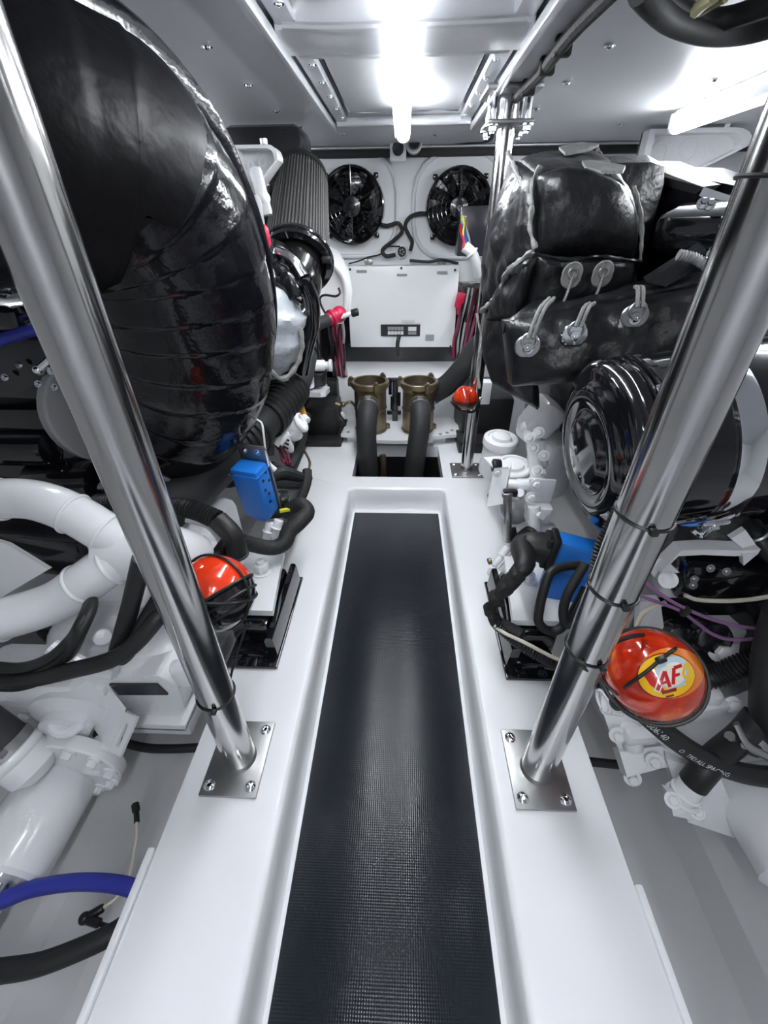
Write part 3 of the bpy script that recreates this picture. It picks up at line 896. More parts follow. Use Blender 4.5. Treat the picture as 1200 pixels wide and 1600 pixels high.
b = MB(); b.tube([p1 + ax * .03, p1 + ax * .07, p2 + V((-.01, .02, -.02)), at(440, 475, 1.50)], .084, n=28); part('inlet_duct', b, mat('polished_black_duct', (.07, .07, .07), .16, .9), t)
b = MB(); q0 = at(430, 392, 1.42); q1 = at(476, 432, 1.40)
b.tube([q0, q0.lerp(q1, .5) + V((.01, 0, .012)), q1], .026, n=14, flat=.5); part('polished_strap', b, M['chrome'], t)
c = at(434, 455, 1.45)
b = MB(); b.torus(c, V((1, -.6, .3)), .085, .058, 40, 18); part('volute', b, M['gloss'], t)
b = MB(); b.lathe([(.10, -.03), (.13, -.02), (.13, .02), (.09, .035), (.05, .05), (.001, .05)], c, V((1, -.6, .3)), 32); part('compressor_cover', b, M['gloss'], t)
for k in range(8):
    a = k * math.pi / 4; A_, u_, w_ = frame(V((1, -.6, .3))); s = MB(); s.bolt(c + A_ * .02 + (u_ * math.cos(a) + w_ * math.sin(a)) * .118, A_, .010, .012); part('cover_bolt', s, M['chrome'] if k % 2 else M['gloss'], t)
b = MB(); b.box(at(430, 425, 1.40), (.07, .05, .06), rot=roty(.5), bev=.01); b.box(at(452, 448, 1.36), (.05, .04, .07), rot=roty(-.5), bev=.01); b.cyl(at(425, 440, 1.36), at(470, 470, 1.36), .014); b.cyl(at(420, 405, 1.4), at(435, 470, 1.36), .018)
b.box(at(418, 400, 1.40), (.05, .05, .09), bev=.01)
part('actuator', b, M['engine'], t)
b = MB(); b.tube([at(476, 440, 1.38), at(487, 470, 1.4), at(488, 505, 1.42), at(480, 540, 1.45), at(472, 580, 1.5)], .024, n=12); part('oil_pipe', b, M['gloss'], t)
b = MB(); b.lathe([(.004, 0), (.011, .01), (.011, .045), (.004, .055)], at(419, 388, 1.36), V((-.05, 0, 1)), 12)
solo('indicator_cap', b, M['red'], 'small red cap sticking up beside the black exhaust elbow', 'cap')
b = MB(); b.lathe([(.012, 0), (.016, .01), (.016, .08), (.010, .09)], at(408, 368, 1.38), V((-.02, 0, 1)), 12)
solo('sensor_plug', b, M['cable_grey'], 'small grey sensor plug above the red cap by the elbow', 'sensor')

# silver lagging pillow
b = MB(); c = at(428, 520, 1.36)
R = basis(V((1, -.25, -.35)), V((0, 1, .2)))
n, m = 30, 18
vs = []
b.ball(c + V((-.03, .02, 0)), (.115, .13, .15), 40, 28, rot=basis(V((1, -.2, -.45)), V((.2, 1, 0))))
for i, p in enumerate(b.v):
    q = p - c
    k = .016 * noise.noise(V((p.x * 9, p.y * 9, p.z * 26))) + .010 * noise.noise(p * 40)
    b.v[i] = p + q.normalized() * k
t = thing('heat_pillow', 'crumpled silver-grey heat blanket between elbow and black turbocharger', 'heat blanket', c - V((0, 0, .15)))
part('padded_cloth', b, M['silver'], t, sharp=60)
b = MB(); b.tube([at(416, 560, 1.26), at(424, 580, 1.26), at(438, 592, 1.27), at(452, 586, 1.29), at(466, 565, 1.32), at(472, 535, 1.34), at(466, 500, 1.36)], .008, n=8, rfun=lambda l, a: 1 + .25 * math.sin(l * 160))
part('sewn_edge', b, M['seam'], t)

# white moulded tank in the corner
t = thing('expansion_tank', 'white moulded plastic tank with a curled black wire by the panel edge', 'tank', at(512, 500, 2.1))
o = at(517, 448, 2.12)
b = MB(); b.prism([(-.085, .10), (-.06, .135), (-.035, .20), (-.01, .21), (.0, .15), (.05, .12), (.085, .06), (.095, -.02), (.08, -.10), (.04, -.16), (-.04, -.17), (-.09, -.12), (-.105, 0)], o, V((1, .2, 0)), V((0, -.15, 1)), V((-.01, .07, .01)))
part('shell', b, M['pvc'], t)
b = MB(); b.tube([o + V((-.06, -.01, .10)), o + V((0, -.015, .10)), o + V((.055, -.01, .05)), o + V((.07, .0, -.02)), o + V((.055, .01, -.10)), o + V((0, .02, -.145)), o + V((-.06, .01, -.12)), o + V((-.085, 0, 0))], .014, n=10, closed=True); part('moulded_rim', b, M['pvc'], t)
b = MB(); b.cyl(o + V((-.045, -.01, .075)), o + V((-.045, -.035, .07)), .013); b.cyl(o + V((0, -.01, .08)), o + V((0, -.03, .075)), .011); part('stud', b, M['pvc'], t)
cable('tank_wire', 'black S-shaped wire lying across the white moulded tank', [at(529, 450, 2.06), at(531, 458, 2.05), at(524, 463, 2.05), at(508, 461, 2.05), at(500, 466, 2.05), at(502, 478, 2.05), at(510, 492, 2.04)], .005, 'black')
t = thing('battery_lever', 'red rubber boot with white lever and black cable left of the white panel', 'switch', at(525, 500, 2.0))
b = MB(); b.ball(at(530, 491, 2.0), .034); b.cyl(at(530, 491, 2.0), at(512, 500, 1.96), .030, .026); b.cyl(at(520, 496, 1.98), at(516, 498, 1.97), .036, bev=.004); part('boot', b, M['red'], t)
b = MB(); b.cyl(at(527, 497, 1.98), at(549, 490, 1.98), .011, .009); part('lever', b, M['pvc'], t)
b = MB(); b.cyl(at(549, 490, 1.98), at(560, 487, 1.98), .016, bev=.004); part('lever_tip', b, M['black'], t)
b = MB(); b.tube([at(513, 500, 1.96), at(500, 505, 1.93), at(487, 512, 1.88), at(476, 525, 1.8)], .026, n=12); part('cable_tail', b, M['hose'], t)
b = MB(); b.box(at(478, 532, 2.2), (.15, .12, .20), bev=.01); b.box(at(480, 550, 2.15), (.11, .1, .2), bev=.01)
solo('relay_box', b, M['engine'], 'dark box below the red boot, behind the white valve handle', 'box')
t = thing('fuel_valve', 'white painted valve with a horizontal handle by the far engine mount', 'valve', at(490, 600, 1.9))
b = MB(); b.cyl(at(472, 572, 1.88), at(508, 571, 1.9), .025, bev=.004); b.cyl(at(508, 571, 1.9), at(514, 571, 1.9), .017); b.cyl(at(514, 571, 1.9), at(519, 571, 1.9), .027, bev=.004); part('handle', b, M['white'], t)
b = MB(); b.ball(at(476, 577, 1.87), .032); b.cyl(at(478, 572, 1.87), at(480, 605, 1.87), .034, bev=.006); b.cyl(at(472, 588, 1.86), at(490, 590, 1.86), .024, bev=.004); b.cyl(at(470, 560, 1.88), at(473, 573, 1.88), .008); part('body', b, M['white'], t)
b = MB(); b.cyl(at(497, 578, 1.9), at(497, 598, 1.92), .040, bev=.006); part('knob', b, M['black'], t)
b = MB(); b.tube([at(465, 582, 1.84), at(475, 586, 1.83), at(490, 586, 1.84)], .007, n=8); part('lead', b, M['black'], t)

# hull brackets high on both sides
def hull_bracket(name, label, o, s, k, kz=1.0):
    t = thing(name, label, 'bracket', o)
    ux, uy = V((s, 0, 0)), V((0, 0, kz)); dep = V((0, .07, 0))
    outer_ = [(0, .12), (.20, .12)] + [(.20 + .05 * math.sin(a), .07 + .05 * math.cos(a)) for a in [math.pi * q / 8 for q in range(1, 6)]] + [(.08, -.10), (.05, -.12), (0, -.12)]
    outer_ = [(p[0] * k, p[1] * k) for p in outer_]
    b = MB(); b.prism(outer_, o + V((0, .055, 0)), ux, uy, V((0, .012, 0))); part('back_plate', b, M['cast'], t)
    b = MB(); pts = [o + ux * p[0] + uy * p[1] + V((0, .03, 0)) for p in outer_]
    rim = MB()
    n = len(pts)
    ins = [o + ux * (p[0] * .86 + .016 * k) + uy * (p[1] * .86) for p in outer_]
    loop = []
    for i in range(n):
        a = o + ux * outer_[i][0] + uy * outer_[i][1]; c_ = ins[i]
        loop.append([a, a + dep, c_ + dep, c_])
    rim.rings(loop, loop=True); part('flanged_rim', rim, M['white'], t)
    for q in ((.05, .04), (.12, .05)):
        r_ = MB(); r_.torus(o + ux * q[0] * k + uy * q[1] * k + V((0, .054, 0)), V((0, 1, 0)), .020 * k, .005, 20, 6); part('hole_boss', r_, M['cast'], t)
    r_ = MB(); r_.cyl(o + ux * .18 * k + uy * .12 * k, o + ux * .18 * k + uy * .145 * k, .010, n=10); part('stud', r_, M['white'], t)
    return t
hull_bracket('lifting_bracket', 'white cast bracket bolted high behind the black exhaust elbow', at(372, 268, 1.58), 1, .50)
b = MB(); b.box(at(408, 300, 1.56), (.035, .03, .12), rot=roty(-.15), bev=.01); b.ball(at(412, 310, 1.56), .02)
solo('bracket_arm', b, M['cast'], 'short white arm hanging below the left lifting bracket', 'bracket')
b = MB(); b.box(at(430, 300, 1.98), (.28, .2, .36), bev=.03); b.cyl(at(425, 285, 1.85), at(440, 300, 1.85), .06, bev=.01)
solo('intercooler', b, M['engine'], 'black casing in the shade left of the pleated air filter', 'engine part')

# long rubber hose along the engine foot
pts = [at(255, 795, .88), at(300, 762, .98), at(345, 722, 1.10), at(390, 680, 1.24), at(430, 640, 1.40), at(462, 596, 1.58), at(474, 555, 1.75)]
t = thing('coolant_hose', 'thick dark rubber hose with ribbed sections under the black exhaust elbow', 'hose', pts[0])
b = MB(); b.tube(pts, lambda s: .066 - .010 * s, n=28, sub=8); part('hose_wall', b, M['hose'], t)
PP = catmull(pts, 30)
for s0, s1 in ((.40, .54), (.60, .80)):
    b = MB(); seg = PP[int(s0 * len(PP)):int(s1 * len(PP))]
    b.tube(seg, lambda s: .068, n=28, smooth=False, rfun=lambda l, a: 1.04 if (l / .026) % 1 < .72 else .93)
    part('ribbed_sleeve', b, M['rubber'], t)

# corrugated conduit in front
pts = [at(150, 786, .86), at(200, 782, .84), at(255, 790, .82), at(300, 796, .80), at(340, 812, .78), at(364, 838, .76), at(371, 866, .76)]
t = thing('corrugated_conduit', 'black corrugated conduit arching from behind the left pillar down to the white mount plate', 'conduit', pts[-1])
b = MB(); b.corr(pts[:5], .024, pitch=.0085, depth=.14, n=18); part('corrugated_section', b, M['black'], t)
b = MB(); b.tube(pts[4:], .0245, n=18); b.torus(pts[-1], pts[-1] - pts[-2], .024, .004, 20, 8); part('smooth_end', b, M['rubber'], t)

# blue sensor box
def blue_box(label, o, R, w, h, dp):
    """o = centre; local x width, y height of the face, z out of the face"""
    t = thing('sensor_box', label, 'control unit', o)
    b = MB(); b.box(o, (w, h, dp), rot=R, bev=.009); part('housing', b, M['blue'], t)
    b = MB(); b.box(o + R @ V((0, h * .5 - .012, -dp * .1)), (w * .8, .026, dp * .7), rot=R, bev=.005); part('ledge', b, M['blue'], t)
    b = MB(); b.box(o + R @ V((0, 0, -dp * .5 - .004)), (w * 1.06, h * 1.02, .008), rot=R, bev=.002); part('back_plate', b, M['plate'], t)
    for q in ((.25, .36), (-.18, .30), (.25, .24), (-.2, .08), (.1, -.02)):
        s = MB(); p = o + R @ V((q[0] * w, q[1] * h, dp * .5)); s.cyl(p, p + R @ V((0, 0, .002)), .004, n=10); part('port', s, M['black'], t)
    return t
# face with holes looks towards the aisle (+x, towards viewer)
Rb = basis(V((-.55, -.80, .0)), V((0.10, -.05, 1)))
Rb = basis(V((.62, .78, 0)), V((.05, .10, 1)))
bo = at(399, 765, .98)
t = thing('sensor_box', 'blue plastic sensor box hanging under the black exhaust elbow', 'control unit', bo - V((0, 0, .09)))
b = MB(); b.box(bo, (.085, .06, .165), rot=basis(V((1, -.28, 0)), V((.28, 1, .12))), bev=.009); part('housing', b, M['blue'], t)
R_ = basis(V((1, -.28, 0)), V((.28, 1, .12)))
b = MB(); b.box(bo + R_ @ V((-.012, .01, -.095)), (.04, .04, .04), rot=R_, bev=.005); part('plug_socket', b, M['blue'], t)
b = MB(); b.box(bo + R_ @ V((0, -.002, .066)), (.089, .064, .004), rot=R_, bev=.001); part('lid_joint', b, M['blue'], t)
for q in ((.01, .06), (-.01, .045), (.015, .03), (-.012, .015), (.0, -.005), (-.005, -.03)):
    s = MB(); p = bo + R_ @ V((.0425, q[0], q[1])); s.cyl(p, p + R_ @ V((.002, 0, 0)), .0045, n=10); part('port', s, M['black'], t)
for q in (-.034,):
    s = MB(); p = bo + R_ @ V((q, -.03, .07)); s.cyl(p, p + R_ @ V((0, -.003, 0)), .005, n=10); part('corner_screw', s, M['black'], t)
b = MB(); b.box(bo + R_ @ V((.0, .036, .01)), (.09, .006, .23), rot=R_, bev=.002)
part('mounting_plate', b, M['plate'], t)
for q in (-.02, .02):
    s = MB(); p = bo + R_ @ V((q, .030, .108)); s.bolt(p, R_ @ V((0, -1, 0)), .006, .005, dome=True); part('bolt', s, M['chrome'], t)
cable('tie_wire', 'thin white tie wire hanging from the elbow to the blue box', [at(400, 655, 1.02), at(409, 662, 1.0), at(412, 680, .99), at(415, 705, .99), at(420, 728, .99)], .0028, 'pvc')

# harness cluster right of the blue box
b = MB()
for k, (p, r) in enumerate((([at(425, 745, 1.1), at(440, 738, 1.12), at(458, 742, 1.15), at(474, 748, 1.18), at(482, 744, 1.2)], .019),
                            ([at(428, 755, 1.1), at(445, 756, 1.12), at(462, 757, 1.15), at(478, 752, 1.18)], .017),
                            ([at(424, 728, 1.12), at(436, 732, 1.14), at(454, 738, 1.15), at(468, 745, 1.17)], .015))):
    b = MB(); b.tube(p, r, n=10)
    solo('harness_branch', b, M['cloth'], ('thick taped wiring branch level with the blue box', 'taped wiring branch just below the upper one beside the blue box', 'upper taped wiring branch beside the blue box')[k], 'cable')
b = MB(); b.tube([at(480, 735, 1.2), at(479, 755, 1.16), at(470, 780, 1.12), at(462, 800, 1.08), at(455, 820, 1.04)], .016, n=10); solo('harness_cable', b, M['cloth'], 'wiring trunk dropping from the taped branches to the deck edge', 'cable')
b = MB(); b.tube([at(444, 802, 1.02), at(468, 788, 1.02), at(480, 800, 1.0), at(468, 815, .96), at(452, 830, .93), at(444, 848, .90), at(425, 856, .88), at(395, 851, .86), at(376, 845, .84)], lambda s: .024 - .006 * abs(s - .4), n=12)
solo('harness_loop', b, M['cloth'], 'taped black wiring loop lying behind the left white mount plate', 'cable')
t = thing('connector_block', 'black multi-pin connector under the blue box on the left', 'connector', at(432, 800, 1.03))
b = MB(); b.box(at(432, 785, 1.04), (.075, .05, .055), rot=rotz(.2), bev=.005); b.box(at(430, 797, 1.02), (.06, .05, .03), rot=rotz(.2), bev=.004); part('body', b, M['black'], t)
for k in range(4):
    s = MB(); q = at(423 + 7 * k, 772 + (k % 2) * 7, 1.02); s.cyl(q, q + V((0, -.012, .006)), .005, n=8); part('pin', s, M['plate'], t)
b = MB(); b.box(at(445, 797, 1.0), (.03, .01, .008), rot=rotz(.3)); part('yellow_clip', b, M['yellow'], t)
t = thing('drain_fitting', 'pair of white painted pipe unions under the blue box', 'fitting', at(420, 840, .95))
for (u0, v0, u1, v1) in ((423, 815, 416, 845), (436, 812, 428, 838), (446, 835, 424, 842)):
    b = MB(); b.cyl(at(u0, v0, .97), at(u1, v1, .95), .014, bev=.002); b.torus(at((u0 + u1) / 2, (v0 + v1) / 2, .955), at(u1, v1, .95) - at(u0, v0, .97), .014, .004, 16, 6); part('union', b, M['white'], t)

# white valve parts and yellow tags between hose and far mount
t = thing('pressure_valve', 'white pvc valve with open round end beside the yellow tag', 'valve', at(455, 680, 1.45))
b = MB(); b.cyl(at(448, 672, 1.42), at(470, 660, 1.42), .034, bev=.004); b.torus(at(470, 660, 1.42), at(470, 660, 1.42) - at(448, 672, 1.42), .030, .010, 24, 8); part('barrel', b, M['pvc'], t)
b = MB(); b.tube([at(430, 695, 1.36), at(440, 682, 1.38), at(450, 671, 1.42)], .024, n=14); part('neck', b, M['pvc'], t)
b = MB(); b.cyl(at(460, 675, 1.42), at(463, 683, 1.40), .026, bev=.004); b.cyl(at(474, 651, 1.5), at(481, 658, 1.48), .014, bev=.003); part('side_port', b, M['pvc'], t, stuff=True)
b = MB(); b.tube([at(420, 712, 1.3), at(418, 690, 1.32), at(424, 672, 1.35), at(438, 664, 1.38)], .020, n=10); solo('valve_hose', b, M['hose'], 'short black hose bent around the white pvc valve', 'hose')
t = thing('bleed_screw', 'slim white bleed pipe with green-yellow ball left of the orange tag', 'valve', at(455, 648, 1.55))
b = MB(); b.cyl(at(452, 641, 1.55), at(474, 622, 1.58), .018, .014, bev=.003); b.cyl(at(474, 622, 1.58), at(483, 615, 1.6), .010); b.cyl(at(440, 662, 1.5), at(454, 640, 1.55), .012); part('stem', b, M['pvc'], t)
b = MB(); b.ball(at(454, 647, 1.5), .019); part('ball_handle', b, M['yellow'], t, label='green-yellow ball')
b = MB(); b.slab([at(459, 608, 1.64), at(467, 613, 1.64), at(479, 648, 1.58), at(466, 650, 1.58), at(461, 632, 1.6)], V((.0, .006, 0))); solo('warning_tag', b, M['orange'], 'orange-yellow tag hanging beside the ribbed hose', 'tag')
t = thing('slotted_tag', 'white oval tag with three dark slots hanging on dark red wires', 'tag', at(448, 690, 1.4))
b = MB(); q = at(448, 692, 1.38); b.ball(q, (.020, .006, .044), rot=roty(-.35)); part('plate', b, M['pvc'], t)
for k in (-1, 0, 1):
    s = MB(); s.box(q + V((.004 * k, -.006, .016 * k)), (.020, .003, .006), rot=roty(.5)); part('slot', s, M['black'], t)
bundle('wire_bundle', 'short dark red wires tied below the white oval tag', 'wires', (436, 696, 10), (450, 725, 8), ['cable_red', 'cable_red', 'black', 'cable_red'], 1.38, 1.25, .006, 11)
cable('sense_wire', 'olive wire hanging along the deck edge beside the wiring trunk', [at(473, 672, 1.65), at(468, 690, 1.55), at(476, 705, 1.5), at(484, 722, 1.42), at(481, 738, 1.35)], .005, 'bronze')
cable('harness_cable', 'dark cable running along the deck edge past the far engine mount', [at(478, 650, 1.75), at(470, 690, 1.5), at(462, 715, 1.38), at(452, 735, 1.28)], .022, 'cloth')
b = MB(); b.cyl(at(418, 725, 1.08), at(430, 735, 1.08), .009, bev=.002); b.ball(at(418, 725, 1.08), .011)
solo('tie_anchor', b, M['pvc'], 'small white cable anchor right of the blue box top', 'clip')

# near engine mounts
def near_mount(s, x_in, y0, y1, label):
    """s=-1 left, +1 right; x_in = inner edge of base"""
    X = lambda d: x_in + s * d
    t = thing('engine_mount', label, 'engine mount', (X(.06), (y0 + y1) / 2, 0), 'near engine mounts on the deck beams')
    b = MB(); b.box((X(.065), (y0 + y1) / 2, .005), (.13, y1 - y0, .010), bev=.003); part('base_plate', b, M['gloss'], t)
    b = MB(); b.prism([(0, 0), (.022, 0), (.026, .06), (.020, .072), (.008, .072), (.004, .06)], V((X(.004), y0 + .03, .009)), V((s, 0, 0)), UP, V((0, y1 - y0 - .05, 0))); part('side_rail', b, M['gloss'], t)
    b = MB(); b.box((X(.08), (y0 + y1) / 2 + .015, .048), (.10, y1 - y0 - .11, .075), bev=.012); part('rubber_block', b, M['gloss'], t)
    b = MB(); b.box((X(.033), y0 + .17, .066), (.006, .11, .04), rot=roty(.25 * s), bev=.002); part('rating_plate', b, M['darkglass'], t)
    b = MB(); b.tube([V((X(.03), y0 + .03, .012)), V((X(.07), y0 + .036, .012)), V((X(.12), y0 + .03, .012))], .008, n=8); part('weld_bead', b, M['gloss'], t)
    for k in (.04, .09):
        q = MB(); q.bolt((X(k), y0 + .014, .010), UP, .007, .006); part('bolt', q, M['gloss'], t)
    b = MB(); b.slab([V((X(.018), y0 + .09, .094)), V((X(.045), y1 - .0, .094)), V((X(.22), y1 + .0, .094)), V((X(.22), y0 + .09, .094))], V((0, 0, .018))); part('top_plate', b, M['white'], t)
    b = MB(); c_ = V((X(.085), y0 + .235, .112)); b.cyl(c_, c_ + V((0, 0, .004)), .030, n=28); b.lathe([(.020, .004), (.021, .008), (.021, .024), (.018, .028), (.012, .028), (.012, .032), (.001, .032)], c_, UP, 6); b.cyl(c_ + V((0, 0, .028)), c_ + V((0, 0, .040)), .011, n=16, bev=.002); part('stud_nut', b, M['white'], t)
    return t
near_mount(-1, -.297, .612, .935, 'black engine mount with white bolted plate behind the orange-and-black ball')
near_mount(1, .262, .600, .930, 'black engine mount with white bolted plate beside the taped black plug')

# ball extinguishers
def cage_ball(label, c, r, post, ties, m='ball', lower=None):
    t = thing('fire_ball', label, 'fire extinguisher', c - V((0, 0, r)), 'ball extinguishers strapped to the pillars')
    b = MB(); b.ball(c, r, 40, 24); part('shell', b, M[m], t)
    return t
cL = V((-.340, .535, .345)); rL = .070
t = cage_ball('orange ball extinguisher with black lower half behind the left pillar', cL, rL, None, None, 'ballred')
axl = (V((.50, -.42, -.62))).normalized()
b = MB(); b.lathe([(.001, rL * 1.03)] + [(rL * 1.03 * math.sin(math.radians(a)), rL * 1.03 * math.cos(math.radians(a))) for a in range(8, 84, 6)] + [(rL * .98, rL * .1)], cL, axl, 40); part('black_lower_shell', b, M['gloss'], t)
for h in (.1, .38, .62):
    s = MB(); rr = rL * 1.03 * math.sqrt(1 - h * h); s.torus(cL + axl * rL * 1.03 * h, axl, rr, .003, 40, 6); part('cage_hoop', s, M['black'], t)
s = MB(); s.torus(cL, axl.cross(V((1, -.3, 0))), rL * 1.05, .0026, 40, 6); part('cage_hoop', s, M['black'], t)
s = MB(); s.torus(cL, V((.1, .55, .85)), rL * 1.05, .003, 40, 6); part('cage_hoop', s, M['black'], t)
s = MB(); s.tube([cL + V((.06, -.03, -.045)), V((-.30, .43, .235)), V((-.295, .40, .195))], .0025, n=6); part('hanger', s, M['black'], t)
s = MB(); s.box(cL + V((-.028, -.062, .030)), (.014, .012, .012), bev=.003); part('buckle', s, M['black'], t)

# white coolant pipes and manifold
t = thing('coolant_manifold', 'glossy white twin coolant pipes curving in from the left edge', 'pipe', at(200, 900, .62))
def flanged(pts, r, rings, parent, m='white'):
    b = MB(); b.tube(pts, r, n=28, sub=8); part('pipe', b, M[m], parent)
    P_ = catmull(pts, 8)
    for i in rings:
        T = (P_[min(i + 1, len(P_) - 1)] - P_[max(0, i - 1)]).normalized()
        rr = r(i / (len(P_) - 1)) if callable(r) else r
        s = MB(); s.lathe([(rr, -.004), (rr + .003, -.003), (rr + .004, 0), (rr + .003, .003), (rr, .004)], P_[i], T, 30, cap0=False, cap1=False); part('joint_ring', s, M[m], parent)
flanged([at(-60, 792, .68), at(0, 780, .68), at(45, 780, .68), at(85, 790, .67), at(125, 808, .66), at(165, 832, .65), at(215, 858, .645)], .041, (8, 30, 40), t)
flanged([at(-60, 985, .52), at(0, 968, .54), at(50, 954, .56), at(95, 936, .58), at(140, 905, .60), at(175, 882, .62), at(225, 862, .645)], .043, (8, 30, 40), t)
b = MB(); b.tube([at(180, 862, .655), at(225, 862, .65), at(262, 862, .66), at(300, 868, .72)], lambda s: .066 - .012 * s, n=24); part('junction', b, M['white'], t)
b = MB(); b.cyl(at(208, 882, .59), at(222, 868, .6), .011, bev=.002); b.bolt(at(222, 868, .592), (.3, -1, .5), .008, .006); part('sender', b, M['cast'], t)

t = thing('gearbox', 'white painted gearbox and bell housing at lower left', 'gearbox', (-.7, .7, -.2))
b = MB(); b.box((-.70, .95, .05), (.40, .24, .36), bev=.04); part('bell_housing', b, M['cast'], t)
b = MB(); q = at(300, 860, .86); b.ball(q + V((-.02, 0, -.02)), (.11, .10, .08)); b.box(q + V((-.06, -.0, -.05)), (.2, .16, .10), bev=.03); part('side_casting', b, M['cast'], t)
b = MB(); q = at(330, 830, .80); b.tube([q + V((-.05, 0, .04)), q + V((0, 0, .02)), q + V((.02, 0, -.03)), q + V((0, 0, -.07))], .012, n=8); part('cast_rib', b, M['cast'], t)
b = MB(); b.prism([(-.31, .0), (-.06, 0), (-.03, .03), (-.02, .12), (-.05, .15), (-.31, .16)], V((-.45, .50, -.02)), V((1, 0, 0)), UP, V((0, .30, 0))); part('gear_case', b, M['cast'], t)
b = MB(); q0 = at(170, 1070, .495); q1 = at(245, 1070, .495); q2 = at(262, 1086, .495); q3 = at(185, 1086, .495)
b.slab([q0, q1, q2, q3], V((0, .004, 0))); part('case_window', b, M['darkglass'], t)
for k in range(5):
    s = MB(); s.box((-.615, .60, -.03 - .014 * k), (.27 - .012 * k, .24 - .01 * k, .008), bev=.002); part('cooling_fin', s, M['cast'], t)
b = MB(); b.box((-.615, .60, -.07), (.24, .2, .09), bev=.01); part('sump', b, M['cast'], t)
b = MB(); b.box(at(285, 1052, .51), (.04, .03, .07), bev=.012); b.box(at(150, 1078, .50), (.06, .03, .04), bev=.01); part('case_rib', b, M['cast'], t, stuff=True)
for q in ((128, 1076), (130, 1100), (95, 1105), (40, 1115)):
    s = MB(); p = at(*q, .497); s.cyl(p + V((0, .02, 0)), p + V((0, -.008, 0)), .013, n=18, bev=.003); s.cyl(p + V((0, -.008, 0)), p + V((0, -.010, 0)), .004, n=8); part('boss', s, M['cast'], t)
b = MB(); q = at(175, 1000, .64); b.ball(q, (.15, .09, .10)); b.box(at(70, 1060, .52), (.24, .12, .12), bev=.03); b.ball(at(250, 1010, .62), (.13, .10, .10)); b.cyl(at(160, 992, .565), at(160, 996, .55), .018, bev=.004)
b.tube([at(80, 1010, .50), at(130, 1040, .49), at(180, 1050, .49)], .016, n=10)
part('front_cover', b, M['cast'], t)
c = at(112, 1118, .46); axy = V((.10, -1, -.10)).normalized()
b = MB(); b.lathe([(.075, -.05), (.080, -.02), (.080, .0), (.050, .012), (.048, .03)], c, axy, 36); part('output_seal', b, M['cast'], t)
b = MB(); b.torus(c + V((.012, -.015, .02)), V((.2, -.6, 1)), .027, .013, 28, 10); part('oil_elbow', b, M['cast'], t)
t = thing('shaft_coupling', 'white painted shaft coupling flange and cylinder at lower left', 'coupling', (-.78, .3, -.2))
sx, sz = -.76, -.125
b = MB(); b.lathe([(.001, 0), (.098, 0), (.10, .004), (.10, .026), (.096, .03), (.001, .03)], V((sx + .05, .43, sz + .05)), V((0, -1, 0)), 44); part('flange', b, M['white'], t)
for k in range(10):
    a = 2 * math.pi * k / 10
    p = V((sx + .05 + .084 * math.cos(a), .40, sz + .05 + .084 * math.sin(a)))
    s = MB(); s.bolt(p, V((0, -1, 0)), .010, .012); part('flange_bolt', s, M['white'], t)
b = MB(); b.lathe([(.074, 0), (.078, .006), (.078, .17), (.070, .178), (.052, .178)], V((sx, .40, sz)), V((0, -1, 0)), 44); part('sleeve', b, M['white'], t)
b = MB(); b.cyl((sx, .23, sz), (sx, -1.3, sz), .034, n=28)
solo('propeller_shaft', b, M['chrome'], 'polished steel propeller shaft at the lower left edge', 'shaft')
t = thing('slotted_bracket', 'white angle bracket with one long slot in front of the left gearbox', 'bracket', at(190, 1180, .42))
q = at(196, 1138, .435)
b = MB(); R_ = basis(V((1, .4, .1)), V((0, 0, 1))); 
a_ = [at(195, 1112, .45), at(213, 1122, .43), at(187, 1183, .40), at(170, 1172, .415)]
nrm = (a_[1] - a_[0]).cross(a_[3] - a_[0]).normalized()
if nrm.y > 0: nrm = -nrm
mid = sum(a_, V((0, 0, 0))) / 4
def lp(s_, t_): return a_[0].lerp(a_[1], s_).lerp(a_[3].lerp(a_[2], s_), t_)
for s0, s1, t0, t1 in ((0, .38, 0, 1), (.62, 1, 0, 1), (.38, .62, 0, .22), (.38, .62, .82, 1)):
    b.slab([lp(s0, t0), lp(s1, t0), lp(s1, t1), lp(s0, t1)], -nrm * .006)
b.slab([a_[0], a_[3], a_[3] + V((-.055, .04, .01)), a_[0] + V((-.055, .04, .01))], V((0, .006, .002)))
part('angle_plate', b, M['white'], t)
b = MB(); b.box(at(150, 1200, .41), (.04, .03, .02), bev=.004); b.box(at(165, 1165, .43), (.05, .03, .03), bev=.004); part('spacer', b, M['white'], t)
t = thing('raw_water_pipe', 'white pipe stub with black hose and steel clamp at the left edge', 'pipe', at(30, 1180, .42))
p0, p1 = at(-40, 1135, .40), at(26, 1180, .385); d_ = (p1 - p0).normalized()
b = MB(); b.tube([p0, p0.lerp(p1, .6), p0.lerp(p1, .8)], .047, n=28); part('hose', b, M['hose'], t)
b = MB(); q = p0.lerp(p1, .74); b.lathe([(.048, -.01), (.050, -.01), (.050, .01), (.048, .01)], q, d_, 30, cap0=False, cap1=False); b.cyl(q + V((.02, -.03, .040)), q + V((.04, -.03, .040)), .008, n=10); b.box(q + V((.024, -.028, .036)), (.03, .014, .012), bev=.002); part('hose_clamp', b, M['plate'], t)
b = MB(); b.lathe([(.044, -.03), (.044, .0), (.053, .004), (.055, .012), (.053, .02), (.049, .024), (.049, .06), (.03, .08)], p0.lerp(p1, .82), d_, 36); part('pipe_stub', b, M['white'], t)

